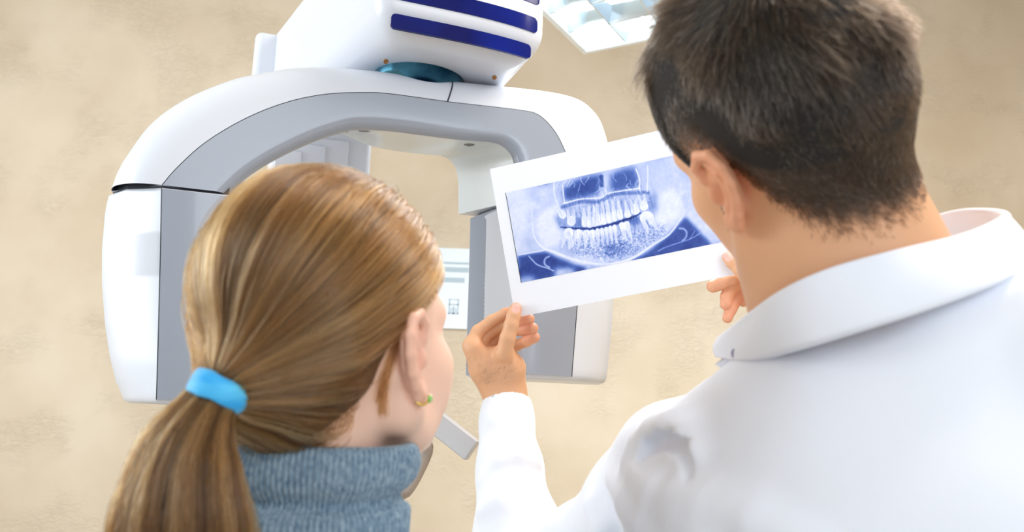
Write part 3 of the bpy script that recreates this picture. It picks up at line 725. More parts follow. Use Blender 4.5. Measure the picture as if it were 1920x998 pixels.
pr = mesh('radiograph', Wd((card_p(fs, ft)+np.multiply.outer(bow(fs, ft)-.0003, CN)).reshape(-1, 3)), grid_faces(NI, NJ), M['print'], sheet)
pr['label'] = 'blue panoramic X-ray of jaws and teeth'; set_tint(pr, tint)
bt = [(FS0, FT0), (FS0, FT1), (FS1, FT1)]
V, F = tube_vf(np.array([Wd(card_p(s, t, bow(np.array(s), np.array(t))-.0003)) for s, t in [(FS0, FT0), (FS0, (FT0+FT1)/2), (FS0, FT1)]]), .0004, 6); mesh('print_edge', V, F, M['dark_gap'], sheet)

# ------------------------------------------------------------------ people: shared head builder
def norm(v): v = np.asarray(v, float); return v/np.linalg.norm(v)
def head_frame(O, yaw, pitch, roll):       # yaw to the right of the line of sight, pitch up, roll to the right shoulder
    v = norm(O); r = norm(np.cross(v, [0, 0, 1.0])); u = np.cross(r, v)
    f = math.cos(pitch)*(math.cos(yaw)*v+math.sin(yaw)*r)+math.sin(pitch)*u
    rr = norm(np.cross(f, u)); uu = np.cross(rr, f)
    r2 = math.cos(roll)*rr-math.sin(roll)*uu; u2 = np.cross(r2, f)
    return np.stack([r2, f, u2], 1)        # columns right, forward, up
def ear_fns(side, s=1.0, flare=26, y0=-.006, z0=.0, x0=.068, lean=-10):
    fl = math.radians(flare); ln = math.radians(lean)
    A0 = np.array([-math.sin(fl)*side, math.cos(fl), 0]); N = np.array([math.cos(fl)*side, math.sin(fl), 0])
    Bz = np.array([0, 0, 1.0]); A = A0*math.cos(ln)-Bz*math.sin(ln)*-1*0+0*A0
    A = math.cos(ln)*A0+math.sin(ln)*Bz*-1; Bv = math.cos(ln)*Bz+math.sin(ln)*A0
    base = np.array([x0*side, y0, z0])
    def q(a, b, n=0): return base+s*(a*A+b*Bv+n*N)
    helix = [q(.006, .000, .001), q(.010, .010, .004), (q(.011, .021, .006)), q(.003, .030, .007), q(-.009, .029, .008), q(-.017, .019, .009), q(-.019, .006, .009), q(-.016, -.008, .008), q(-.010, -.019, .007), q(-.004, -.027, .006)]
    anti = [q(-.001, .022, .005), q(-.009, .014, .007), q(-.011, .003, .007), q(-.008, -.008, .006), q(-.002, -.014, .005)]
    R = np.stack([A, Bv, N], 1)
    plate = f_ell(q(-.005, .003, .002), np.array([.0135, .028, .0042])*s, R)
    rimf = f_chain(helix, [.0032*s, .0036*s, .0038*s, .0040*s, .0040*s, .0038*s, .0036*s, .0036*s, .0042*s, .0050*s], .002)
    antif = f_chain(anti, [.0028*s]*5, .002)
    lobe = f_ell(q(-.001, -.026, .005), np.array([.0085, .0095, .0042])*s, R)
    tragus = f_ell(q(.0075, -.004, .004), np.array([.004, .007, .004])*s, R)
    root = f_cap(q(.004, .008, -.006), q(.0, -.016, -.006), .008*s, .007*s)
    conch = f_ell(q(-.001, -.003, .009), np.array([.0085, .0105, .0075])*s, R)
    def f(p):
        d = smin(plate(p), lobe(p), .004); d = smax(d, -conch(p), .003)
        d = smin(d, rimf(p), .0025); d = smin(d, antif(p), .003); d = smin(d, tragus(p), .003); d = smin(d, root(p), .005)
        return d
    return f, q(-.004, -.026, .008), q
def skull_fns(S, male, slim=1.0):
    k = S
    cran = f_ell((0, -.012*k, .048*k), np.array([.0745, .0965, .084])*k)
    occ = f_ell((0, -.055*k, .018*k), np.array([.062, .052, .06])*k)
    face = f_ell((0, .043*k, -.018*k), np.array([.0555, .052, .084])*k)
    jw = .0465 if male else .042
    zc = 1.0 if male else .80
    if not male: face = f_ell((0, .043*k, -.012*k), np.array([.0555, .052, .074])*k)
    parts = [f_ell((0, .052*k, -.073*zc*k), np.array([.040, .040, .034])*k), f_ell((0, .082*k, -.096*zc*k), np.array([.02, .014, .014])*k)]
    for sd in (-1, 1):
        parts += [f_chain([np.array([sd*.060, -.004, -.02])*k, np.array([sd*(.055 if male else .054), .004, -.055*zc])*k, np.array([sd*jw, .035, -.082*zc])*k, np.array([sd*.018, .083, -.097*zc])*k], [.014*k, .017*k, .017*k, .013*k], .012),
                  f_ell(np.array([sd*.042, .062, -.016])*k, np.array([.020, .020, .018])*k), f_ell(np.array([sd*.034, .060, -.050*zc])*k, np.array([.022, .026, .03*zc])*k)]
    brow = f_chain([np.array([-.046, .064, .026])*k, np.array([-.026, .089, .031])*k, np.array([0, .092, .030])*k, np.array([.026, .089, .031])*k, np.array([.046, .064, .026])*k], np.array([.010, .011, .010, .011, .010])*k, .006)
    def f(p):
        d = smin(cran(p), occ(p), .02); d = smin(d, face(p), .025)
        for g in parts: d = smin(d, g(p), .022)
        return smin(d, brow(p), .014)
    nose = f_chain([np.array([0, .094, .018])*k, np.array([0, .108, -.008])*k, np.array([0, .120, -.027])*k], np.array([.007, .008, .0095])*k, .004)
    al = [f_ell(np.array([sd*.011, .107, -.031])*k, np.array([.008, .010, .007])*k) for sd in (-1, 1)]
    sock = [f_ell(np.array([sd*.032, .098, .006])*k, np.array([.017, .014, .011])*k) for sd in (-1, 1)]
    lips = [f_ell(np.array([0, .1005, -.058*zc])*k, np.array([.024, .010, .0058])*k), f_ell(np.array([0, .099, -.068*zc])*k, np.array([.021, .010, .0066])*k)]
    mo = f_chain([np.array([-.024, .098, -.063*zc])*k, np.array([0, .1125, -.063*zc])*k, np.array([.024, .098, -.063*zc])*k], [.0012*k]*3, .001)
    def full(p):
        d = f(p)
        for g in sock: d = smax(d, -g(p), .010)
        d = smin(d, nose(p), .010)
        for g in al: d = smin(d, g(p), .006)
        for g in lips: d = smin(d, g(p), .006)
        return smax(d, -mo(p), .002)
    return f, full
def to_local(p, O, R): return ((p-np.asarray(O, 'f'))@np.asarray(R, 'f')).astype('f')
def azim(q): return np.degrees(np.abs(np.arctan2(q[:, 0], q[:, 1])))      # 0 front, 180 back
def face_parts(O, R, k, person, lipcol=True):
    T = lambda l: Wd(O+R@(np.asarray(l)*k))
    for sd in (-1, 1):
        a, b = np.linspace(0, np.pi, 13), np.linspace(0, 2*np.pi, 20, endpoint=False)
        A, B = np.meshgrid(a, b, indexing='ij'); fd = MC@R[:, 1]; s_ = MC@R[:, 0]; u_ = MC@R[:, 2]
        dirs = np.cos(A)[..., None]*fd+np.sin(A)[..., None]*(np.cos(B)[..., None]*s_+np.sin(B)[..., None]*u_)
        e = mesh('eye', (T([sd*.032, .0815, .006])+dirs*.0118*k).reshape(-1, 3), [tuple(x) for x in grid_faces(13, 20, True)], M['eye'], person)
        V = (T([sd*.032, .0815, .006])+dirs[:4]*.0121*k).reshape(-1, 3); mesh('iris', V, [tuple(x) for x in grid_faces(4, 20, True)], M['iris'], e)
        P = np.array([T([sd*.018, .0985, .026]), T([sd*.030, .098, .031]), T([sd*.045, .082, .027])])
        V, F = tube_vf(P, np.array([.0022, .0028, .0012])*k, 8, 16); mesh('eyebrow', V, F, M['hair_cap_man'], person)
def chain_up(p, h): return np.asarray(p, float)-UPC*h
def merge(parts):
    V, F, n = [], [], 0
    for v, f in parts: V.append(v); F.append(f+n); n += len(v)
    return np.vstack(V), np.vstack(F)

# ================================================================== THE GIRL
GO = C(634, 650, .600); GR = head_frame(GO, math.radians(39), math.radians(2), math.radians(3)); GK = .965
g_skull, g_full = skull_fns(GK, False)
gearR, g_lobeR, g_earq = ear_fns(1, 1.0, 6, -.004, -.004, .0690); gearL, _, _ = ear_fns(-1, .98, 12, -.004, -.004, .0665)
GN = C(603, 905, .585)             # middle of the neck at the collar
girl_up = UPC
nk0 = GO+GR@np.array([0, -.022, -.03]); nk1 = GN-girl_up*.06
g_neck = f_cap(nk0, nk1, .0445, .046)
def girl_body(p):
    q = to_local(p, GO, GR); d = g_full(q)
    d = smin(d, g_neck(p), .018)
    return smin(d, np.minimum(gearR(q), gearL(q)), .004)
person_g = empty('person', tuple(np.r_[Wd(GN-UPC*.6)[:2], 0]), 'girl seen from behind with a brown ponytail, wearing a blue-grey turtleneck sweater', 'person')
lo, hi = GO-.155, GO+.17; lo[2] = GN[2]-.08
V, F = sdf_mesh(girl_body, lo, hi, .0021)
def girl_line(az): return np.interp(az, [0, 35, 62, 80, 90, 103, 122, 150, 180], [.074, .070, .046, .026, .026, .024, -.022, -.052, -.060])
q = to_local(V, GO, GR); hm = smooth01(q[:, 2]-girl_line(azim(q)), -.006, .006)*(q[:, 2] > -.09)
inear = (gearR(q) < .003) | (gearL(q) < .003)
base = np.array(lin(238, 198, 176)); red = np.array(lin(240, 176, 150)); hb = np.array(lin(70, 46, 22))
col = np.where(inear[:, None], base*.55+red*.45, base); col = col*(1-(hm*~inear)[:, None])+hb*(hm*~inear)[:, None]
gb = mesh('body', Wd(V), F, M['skin_girl'], person_g); set_tint(gb, col)
face_parts(GO, GR, GK, person_g)
# --- hair volume and cap
TIE = C(409, 735, .492); tdir = norm(C(372, 800, .484)-C(436, 690, .500))
occl = np.array([0, -.098, -.005])
tl = to_local(TIE[None].astype('f'), GO, GR)[0]
hv_c = f_ell((0, -.014, .0445), np.array([.0775, .104, .0895])); hv_o = f_cap(np.array([0, -.062, -.008]), tl*np.array([.6, .86, 1]), .060, .024)
hv_n = f_ell((0, -.048, -.030), np.array([.058, .046, .040]))
def hairvol(q):
    d = smin(hv_c(q), hv_n(q), .02); return smin(d, hv_o(q), .03)
def girl_cap(p):
    q = to_local(p, GO, GR); ln = girl_line(azim(q)).astype('f')
    return smax(hairvol(q)+.0035, (ln-.001-q[:, 2])*.7, .004)
V, F = sdf_mesh(girl_cap, GO-.17, GO+.17, .003)
gh = mesh('hair', Wd(V), F, M['hair_cap_girl'], person_g); gh['label'] = 'brown hair pulled back into a low ponytail'
# --- strands running from the scalp to the tie
def roots(n, line, skull, c=(0, -.01, .03), zmin=-.075):
    d = rng.normal(size=(n*3, 3)); d /= np.linalg.norm(d, axis=1)[:, None]
    c = np.array(c); a = np.zeros(len(d)); b = np.full(len(d), .2)
    for _ in range(22):
        mth = (a+b)/2; s = skull((c+d*mth[:, None]).astype('f')) < 0; a = np.where(s, mth, a); b = np.where(s, b, mth)
    p = c+d*b[:, None]; az = azim(p); ok = (p[:, 2] > line(az)) & (p[:, 2] > zmin)
    return p[ok][:n]
def girl_strands(N, layer_lo, layer_hi, edge=False):
    if edge:
        az = rng.uniform(0, 180, N*3)*1.0; sg = rng.choice([-1, 1], N*3); z = girl_line(az)+rng.uniform(.001, .012, N*3)
        d = np.stack([np.sin(np.radians(az))*sg, np.cos(np.radians(az)), np.zeros(N*3)], 1)
        a = np.zeros(N*3); b = np.full(N*3, .2); o = np.stack([np.zeros(N*3), np.full(N*3, -.01), z], 1)
        for _ in range(22):
            mth = (a+b)/2; s = g_skull((o+d*mth[:, None]).astype('f')) < 0; a = np.where(s, mth, a); b = np.where(s, b, mth)
        p = (o+d*b[:, None])[:N]
    else: p = roots(N, girl_line, g_skull)
    N = len(p); st = 52; step = .0066; P = np.zeros((N, st, 3)); h = rng.uniform(layer_lo, layer_hi, N)
    # lock id from the angle of approach around the tie
    back = norm(tl-np.array([0, 0, .02])); e1_ = norm(np.cross(back, [0, 0, 1])); e2_ = np.cross(e1_, back)
    ang = np.arctan2((p-tl)@e2_, (p-tl)@e1_); far = np.linalg.norm(p-tl, axis=1)
    lock = .6*np.sin(ang*17+1.3)+.6*np.sin(ang*29+far*14)+.5*np.sin(ang*53+2.1+far*9)
    h = h+.0013*lock
    cur = p.copy(); ring = tl+(e1_*np.cos(ang)[:, None]+e2_*np.sin(ang)[:, None])*rng.uniform(.003, .0135, N)[:, None]
    jit = rng.normal(size=(N, 3))*.10
    for s in range(st):
        P[:, s] = cur
        v = ring-cur; dist = np.linalg.norm(v, axis=1)[:, None]; stp = np.minimum(step, dist)
        gq = grad(hairvol, cur); t = v/(dist+1e-9)
        fade = np.clip(dist/.05, 0, 1)
        tt_ = t-gq*(np.einsum('ij,ij->i', t, gq)[:, None])*fade+jit*.25*fade; tt_ /= np.linalg.norm(tt_, axis=1)[:, None]+1e-9
        cur = cur+tt_*stp
        rise = np.clip((s+1)/6, 0, 1); d0 = hairvol(cur.astype('f'))
        cur = cur-gq*((d0-h)*rise*np.clip(fade[:, 0]*1.4-.1, 0, 1)*.5)[:, None]
    return P[:, ::2], ang, lock
lightc, midc, darkc = np.array(lin(152, 106, 60)), np.array(lin(84, 53, 24)), np.array(lin(28, 18, 9))
def girl_color(lock, n):
    t = np.clip(.46+.34*lock+rng.normal(0, .11, n), 0, 1)[:, None]
    return np.where(t < .5, darkc+(midc-darkc)*t*2, midc+(lightc-midc)*(t-.5)*2)
P1, a1, l1 = girl_strands(11000, -.004, .0015); P2, a2, l2 = girl_strands(2600, -.003, .0015, True); P3, a3, l3 = girl_strands(140, .002, .006)
PP = np.vstack([P1, P2, P3]); ll = np.r_[l1, l2, l3]
Pw = GO+PP@GR.T
rad = np.linspace(1, .8, PP.shape[1])[None]*.00024
curves('hair_strands', Pw, rad, girl_color(ll, len(PP)), M['hair_strand'], gh)
# --- loose lock behind the ear and nape wisps
def wisps(paths, n, spread, name, rad=.00022):
    out = []
    for P in paths:
        Pc = catmull(np.array([C(*x) for x in P]), 22)
        for k in range(n):
            o_ = rng.normal(size=3)*spread; w_ = np.linspace(.5, 1.3, 22)[:, None]
            out.append(Pc+o_*w_+np.sin(np.linspace(0, 3, 22))[:, None]*rng.normal(size=3)*spread*.6)
    out = np.array(out); fl_ = out.reshape(-1, 3)
    for _ in range(4): fl_ = fl_+grad(girl_body, fl_)*np.clip(.0016-girl_body(fl_.astype('f')), 0, .02)[:, None]
    out = fl_.reshape(out.shape); curves(name, out, rad*np.linspace(1, .5, 22)[None], girl_color(rng.normal(size=len(out))*.8+.3, len(out)), M['hair_strand'], gh)
wisps([[(756, 590, .560), (742, 640, .556), (730, 690, .556), (722, 735, .557), (720, 776, .557)], [(750, 605, .560), (734, 660, .556), (722, 700, .556), (712, 752, .557)]], 46, .0015, 'loose_lock')
wisps([[(470, 765, .515), (500, 790, .53), (512, 820, .54), (514, 850, .548)], [(445, 770, .505), (480, 782, .517), (500, 812, .53)]], 60, .0012, 'nape_wisps')
# --- ponytail
PT = catmull(np.array([C(440, 690, .503), C(409, 735, .492), C(378, 785, .482), C(352, 850, .474), C(342, 930, .468), C(342, 1010, .466), C(352, 1120, .468), C(372, 1240, .474)]), 40)
pw = np.interp(np.linspace(0, 1, 40), [0, .09, .18, .32, .5, .66, .85, 1], [.016, .0135, .018, .030, .040, .0445, .036, .010])
T_ = np.gradient(PT, axis=0); T_ /= np.linalg.norm(T_, axis=1)[:, None]
sx = np.cross(T_, [0, 1.0, 0]); sx /= np.linalg.norm(sx, axis=1)[:, None]; sy = np.cross(sx, T_)
def pony_pos(a, r, k0=0): return PT[None, k0:]+(r*np.cos(a))[:, None, None]*(pw[k0:, None]*sx[k0:])[None]+(r*np.sin(a))[:, None, None]*(pw[k0:, None]*sy[k0:]*.62)[None]
NPN = 6200
a_ = rng.uniform(0, 2*np.pi, NPN); r_ = np.sqrt(rng.uniform(.25, 1, NPN))
lk_ = .7*np.sin(a_*9+1)+.5*np.sin(a_*23+r_*3)+.5*np.sin(a_*41)
Pp = pony_pos(a_+rng.normal(0, .02, NPN), r_*(1+.035*lk_), 2)
wob = np.cumsum(rng.normal(0, .0003, (NPN, Pp.shape[1], 3)), axis=1); Pp += wob
a2_ = np.linspace(0, 2*np.pi, 28, endpoint=False); core = pony_pos(a2_, np.full(28, .86)).transpose(1, 0, 2).reshape(-1, 3)
Fc = [tuple(x) for x in grid_faces(40, 28, True)]+[tuple(range(28))[::-1], tuple(range(39*28, 40*28))]
pony = mesh('ponytail', Wd(core), Fc, M['hair_cap_girl'], person_g); pony['label'] = 'long brown ponytail hanging down the girl\'s back'
curves('ponytail_strands', Pp, .00024*np.linspace(1, .75, Pp.shape[1])[None], girl_color(lk_, NPN), M['hair_strand'], pony)
# --- hair tie
ex = norm(np.cross(tdir, [0, 1.0, 0.2])); ey = np.cross(tdir, ex)
au, av = np.linspace(0, 2*np.pi, 64, endpoint=False), np.linspace(0, 2*np.pi, 24, endpoint=False)
AU, AV = np.meshgrid(au, av, indexing='ij'); rt = .0152
wv = 1+.06*np.sin(AU*3+1)+.03*np.sin(AU*7)
cr_ = rt+.0040*np.cos(AV)*wv+.0008*np.cos(2*AV+AU); ax_ = .0080*np.sin(AV)*wv
VT = TIE+(cr_*np.cos(AU))[..., None]*ex+(cr_*np.sin(AU)*.92)[..., None]*ey+ax_[..., None]*tdir
mesh('hair_tie', Wd(VT.reshape(-1, 3)), [tuple((a*24+b, a*24+(b+1) % 24, ((a+1) % 64)*24+(b+1) % 24, ((a+1) % 64)*24+b)) for a in range(64) for b in range(24)], M['elastic'], person_g)['label'] = 'sky blue fabric hair tie'
# --- earring
lobe = GO+GR@g_lobeR; e_o = norm(GR@np.array([.8, .5, -.1]))
V, F = tube_vf(Wd(np.array([lobe+.0055*(math.cos(t)*e_o+math.sin(t)*-UPC*1.0)-UPC*.002 for t in np.linspace(-.3, math.pi+.2, 20)])), .0011, 10)
er = mesh('earring', V, F, M['gold'], person_g); er['label'] = 'small gold earring with a green stone'
b = np.linspace(0, 2*np.pi, 14, endpoint=False); gc = lobe+e_o*.0062-UPC*.003
R3 = [(.0, -.002), (.0026, -.0012), (.0030, 0), (.0018, .0014), (0, .0016)]; gu = norm(np.cross(e_o, UPC)); gv = np.cross(e_o, gu)
V = np.vstack([gc+e_o*z+(np.cos(b)[:, None]*gu+np.sin(b)[:, None]*gv)*r for r, z in R3]); mesh('gem', Wd(V), [tuple(x) for x in grid_faces(5, 14, True)], M['gem'], er)
# --- turtleneck collar with knitted ribs
NA = 1056; th = np.linspace(0, 2*np.pi, NA, endpoint=False)
GN = C(603, 905, .583)
prof = [(-.009, -.050), (-.008, -.02), (-.006, .012), (-.004, .024), (-.001, .0285), (.0025, .029), (.006, .026), (.008, .020), (.0082, .012), (.006, .003), (.001, -.004), (-.0035, -.009), (.0005, -.0145), (.0058, -.018), (.0075, -.026), (.0080, -.034), (.0078, -.042), (.0068, -.047), (.004, -.049), (.001, -.047)]
prof = catmull(np.array(prof), 60)
cx_ = norm(np.array([1, 0, 0])-UPC*UPC[0]); cy_ = np.cross(UPC, cx_); cu = norm(UPC+.03*cx_)
rib = .0028*(np.abs(np.sin(th*50))**.8-.6)
VV = []
for k, (dr, dz_) in enumerate(prof):
    s_ = np.linspace(0, 1, 60)[k]; amp = np.clip((s_-.12)/.1, 0, 1)*np.clip((.97-s_)/.05, 0, 1)
    wave = .0016*np.sin(th*2+.7+dz_*30)+.0012*np.sin(th*5+dz_*80)*(1 if dz_ < .02 else .4)
    zz = dz_+.0018*np.sin(th*2+2.0)+.0012*np.sin(th*3)
    rx, ry = .0590+dr+rib*amp+wave, .0585+dr+rib*amp+wave
    VV.append(GN+UPC*.0+(rx*np.cos(th))[:, None]*cx_+(ry*np.sin(th))[:, None]*cy_+zz[:, None]*cu)
VV = np.vstack(VV)
knit_o = mesh('turtleneck_collar', Wd(VV), grid_faces(60, NA, True), M['knit'], person_g); knit_o['label'] = 'ribbed fold-over turtleneck collar'
# --- sweater, arms, lower body
gyaw = math.radians(10)
gx = norm(cx_*math.cos(gyaw)-cy_*math.sin(gyaw)*-1*-1); gx = cx_*math.cos(gyaw)-cy_*math.sin(gyaw)
def gp(x, y, z): return GN+gx*x+np.cross(UPC, gx)*y+UPC*z
sw = [f_cap(gp(0, .0, -.045), gp(0, .005, -.09), .060, .075), f_cap(gp(-.06, .0, -.085), gp(.06, 0, -.085), .045, .045), f_cap(gp(-.125, .0, -.125), gp(.125, 0, -.125), .042, .042),
      f_ell(gp(0, .0, -.24), (.140, .105, .19)), f_cap(gp(0, .0, -.30), gp(0, 0, -.52), .115, .125)]
for sd in (-1, 1): sw += [f_chain([gp(sd*.135, .0, -.13), gp(sd*.158, -.01, -.36), gp(sd*.145, .05, -.56)], [.046, .040, .030], .01)]
fsw = f_union(sw, .03)
bx = np.array([gp(a, b_, c) for a in (-.27, .27) for b_ in (-.19, .19) for c in (-.66, -.045)])
V, F = sdf_mesh(fsw, bx.min(0), bx.max(0), .007)
mesh('sweater', Wd(V), F, M['knit'], person_g)
def legs(person, gpf, hipz, floor_d, wleg, mt, lo_, hi_):
    fl = [f_cap(gpf(-.07, 0, hipz), gpf(.07, 0, hipz), wleg+.03, wleg+.03)]
    for sd in (-1, 1): fl.append(f_chain([gpf(sd*.085, 0, hipz-.04), gpf(sd*.09, .01, hipz-.40), gpf(sd*.095, 0, floor_d+.06)], [wleg, wleg*.68, wleg*.55], .01))
    f = f_union(fl, .02); b_ = np.array([gpf(a, c, d) for a in (-.26, .26) for c in (-.17, .17) for d in (floor_d, hipz+.15)])
    V, F = sdf_mesh(f, b_.min(0), b_.max(0), .014); mesh('trousers', Wd(V), F, mt, person)
    for sd in (-1, 1):
        P = [gpf(sd*.095, -.05, floor_d+.037), gpf(sd*.10, .03, floor_d+.045), gpf(sd*.105, .14, floor_d+.030)]
        f = f_union([f_cap(P[0], P[1], .035, .042), f_cap(P[1], P[2], .040, .028)], .02)
        cut = gpf(0, 0, floor_d+.002)
        g_ = lambda p, f=f: np.maximum(f(p), -((p-cut.astype('f'))@UPC.astype('f')))
        b_ = np.array([gpf(a, c, d) for a in (sd*.03, sd*.17) for c in (-.11, .19) for d in (floor_d-.02, floor_d+.12)])
        V, F = sdf_mesh(g_, b_.min(0), b_.max(0), .007, 0); mesh('shoe', Wd(V), F, M['shoe'], person)
gfloor = -(Wd(GN)[2])
legs(person_g, gp, -.60, gfloor, .085, M['jeans'], None, None)
hands_g = []
for sd in (-1, 1):
    w0_, w1_ = gp(sd*.145, .045, -.55), gp(sd*.14, .075, -.66)
    fl = [f_cap(w0_, w0_*.4+w1_*.6, .024, .030)]
    fo = norm(w1_-w0_); s2 = norm(np.cross(fo, gx))
    for k in range(4): fl.append(f_cap(w1_+s2*(k-1.5)*.017-fo*.02, w1_+s2*(k-1.5)*.016+fo*(.055-.006*abs(k-1.3)), .0085, .007))
    fl.append(f_cap(w0_+s2*-.02+fo*.04, w1_-s2*.04+fo*.005, .011, .0085)); f = f_union(fl, .008)
    c_ = (w0_+w1_)/2+fo*.03; V, F = sdf_mesh(f, c_-.12, c_+.12, .004)
    h_ = mesh('hand', Wd(V), F, M['skin_girl'], person_g); set_tint(h_, np.tile(base, (len(V), 1)))

# ================================================================== THE MAN
MO = C(1476, 260, .600); MR = head_frame(MO, math.radians(-30), math.radians(-10.5), math.radians(-28)); MK = 1.0
m_skull, m_full = skull_fns(MK, True)
mearL, _, m_earq = ear_fns(-1, .98, -14, -.020, -.002, .0745); mearR, _, _ = ear_fns(1, 1.08, 10, -.006, .0, .0735)
MN = C(1600, 560, .600)            # middle of the neck at the collar
mn0 = MO+MR@np.array([0, -.03, -.02]); 
m_neck = f_chain([mn0, C(1575, 480, .596), MN, C(1640, 640, .60)], [.054, .066, .072, .08], .02)
def man_head(p):
    q = to_local(p, MO, MR); d = m_full(q)
    d = smin(d, m_neck(p), .022)
    return smin(d, np.minimum(mearR(q), mearL(q)), .004)
person_m = empty('person', tuple(np.r_[Wd(MN-UPC*.6)[:2], 0]), 'man with short dark hair seen from behind in a white coat, holding up the X-ray', 'person')
lo = MO-.175; hi = MO+.185; lo[2] = C(1600, 700, .6)[2]
headVF = sdf_mesh(man_head, lo, hi, .0022)
# --- hands: joints from the photograph, in view axes
def hand(fingers, palm, k_palm, lo, hi, h=.0011):
    fs = [f_chain([np.array(C(*j[:3])) for j in fg], [j[3] for j in fg], .0035) for fg in fingers]
    pf = f_union(palm, k_palm)
    def f(p):
        d = fs[0](p)
        for g in fs[1:]: d = smin(d, g(p), .0012)
        d = smin(d, pf(p), .0085)
        r = p-BL.astype('f'); s_, t_, n_ = r@CS.astype('f'), r@CT.astype('f'), r@CN.astype('f')      # pressed flat against the sheet
        slab = np.maximum.reduce([np.abs(n_-.0006)-.0022, -s_-.0018, s_-CWD-.0018, -t_-.0018, t_-CHT-.0018])
        return np.maximum(d, -slab)
    return f
cardd = lambda px, py: float((BL@CN)/(C(px, py, 1.0)@CN))
# left hand (thumb in front, fingers behind the sheet)
tb = lambda px, py, dz_: (px, py, cardd(px, py)+dz_)
thumbL = [(*tb(967, 579, -.0085), .0085), (*tb(963, 592, -.0105), .0095), (*tb(959, 609, -.0120), .0100), (*tb(952, 634, -.012), .0108), (*tb(945, 662, -.006), .0120)]
indexL = [(*tb(966, 583, .0082), .0072), (*tb(949, 588, .012), .0080), (*tb(922, 602, .014), .0085), (*tb(896, 622, .012), .0094), (*tb(882, 648, .006), .0108), (*tb(905, 690, .010), .013)]
middleL = [(*tb(993, 598, .009), .0072), (*tb(974, 602, .014), .0080), (*tb(946, 610, .022), .0086), (*tb(921, 622, .026), .0092), (*tb(893, 646, .024), .0105), (*tb(915, 690, .020), .012)]
ringL = [(*tb(999, 616, .012), .0080), (*tb(980, 618, .020), .0084), (*tb(952, 622, .032), .0086), (*tb(925, 636, .040), .0090), (*tb(905, 660, .038), .0102), (*tb(925, 700, .030), .012)]
pinkyL = [(*tb(1002, 633, .018), .0080), (*tb(987, 640, .024), .0080), (*tb(968, 648, .036), .0080), (*tb(945, 656, .046), .0084), (*tb(928, 676, .046), .0095), (*tb(938, 708, .036), .011)]
WL_ = C(950, 752, 1.150)
palmL = [f_chain([C(890, 655, 1.135), C(905, 690, 1.140), C(936, 740, 1.148)], [.0135, .018, .020], .01),
         f_chain([C(946, 662, 1.128), C(958, 690, 1.138), C(960, 738, 1.150)], [.0145, .019, .020], .01),
         f_chain([C(905, 672, 1.165), C(935, 690, 1.170), C(950, 735, 1.165)], [.012, .017, .019], .01),
         f_ell(C(925, 692, 1.150), (.024, .022, .030)), f_chain([C(943, 725, 1.153), C(952, 790, 1.130), C(958, 870, 1.08)], [.0235, .0262, .032], .01)]
fL = hand([thumbL, indexL, middleL, ringL, pinkyL], palmL, .020, None, None)
b0, b1 = C(850, 560, 1.12), C(1020, 800, 1.12)
handL = sdf_mesh(fL, (b0[0]-.01, 1.085, b1[2]), (b1[0]+.01, 1.235, b0[2]+.01), .00125)
# right hand
thumbR = [(*tb(1365, 483, -.0080), .0078), (*tb(1374, 492, -.0100), .0088), (*tb(1388, 505, -.0115), .0092), (*tb(1410, 534, -.010), .0105), (*tb(1432, 568, .004), .0135)]
indexR = [(*tb(1337, 537, .010), .0088), (*tb(1352, 531, .012), .0092), (*tb(1374, 523, .014), .0092), (*tb(1402, 513, .020), .0095), (*tb(1436, 530, .022), .0115)]
middleR = [(*tb(1361, 571, .012), .0080), (*tb(1363, 556, .016), .0086), (*tb(1376, 540, .022), .0088), (*tb(1398, 526, .030), .0092), (*tb(1440, 540, .032), .0115)]
ringR = [(*tb(1364, 597, .014), .0068), (*tb(1370, 580, .018), .0078), (*tb(1383, 559, .026), .0084), (*tb(1408, 540, .036), .0088), (*tb(1446, 552, .040), .011)]
pinkyR = [(*tb(1394, 566, .028), .0072), (*tb(1402, 556, .034), .0078), (*tb(1414, 548, .042), .0080), (*tb(1432, 552, .048), .0084), (*tb(1454, 570, .048), .0095)]
WR_ = C(1475, 640, 1.04)
palmR = [f_chain([C(1436, 545, 1.085), C(1450, 590, 1.075), C(1470, 640, 1.05)], [.0135, .019, .022], .01), f_ell(C(1446, 566, 1.09), (.020, .026, .026)),
         f_chain([C(1446, 556, 1.105), C(1460, 600, 1.09), C(1472, 640, 1.06)], [.013, .018, .022], .01), f_chain([C(1466, 625, 1.06), C(1500, 720, .99)], [.024, .030], .01)]
fR = hand([thumbR, indexR, middleR, ringR, pinkyR], palmR, .014, None, None)
b0, b1 = C(1325, 465, 1.08), C(1530, 735, 1.0)
handR = sdf_mesh(fR, (b0[0]-.015, .97, b1[2]-.02), (C(1530, 600, 1.08)[0]+.02, 1.16, b0[2]+.015), .00135)
# hidden arms inside the sleeves keep the body joined
SL, SR = C(1245, 880, .715), C(2060, 690, .500)
EL = C(992, 1108, .96); ER = np.array([.40, .78, -.30])
arms = f_union([f_chain([SL, C(1205, 960, .76), C(1115, 1040, .85), EL, C(958, 868, 1.08)], [.034, .034, .034, .034, .031], .01), f_chain([SR, ER, C(1500, 720, .99)], [.044, .036, .030], .01), f_cap(C(1640, 760, .60), SL, .045, .036), f_cap(C(1660, 740, .60), SR, .045, .036)], .02)
bb = np.array([SL, SR, EL, ER, C(958, 868, 1.08), C(1500, 720, .99), C(1640, 640, .6)]); armsVF = sdf_mesh(arms, bb.min(0)-.09, bb.max(0)+.09, .008)
V, F = merge([headVF, handL, handR, armsVF])
mb = mesh('body', Wd(V), F, M['skin_man'], person_m)
def man_line(az): return np.interp(az, [0, 30, 50, 60, 66, 71, 80, 86, 104, 114, 126, 142, 160, 180], [.088, .088, .078, .058, .030, -.016, -.022, .032, .036, .024, -.018, -.052, -.068, -.074])*MK
n0 = len(headVF[0]); q = to_local(V, MO, MR); az = azim(q)
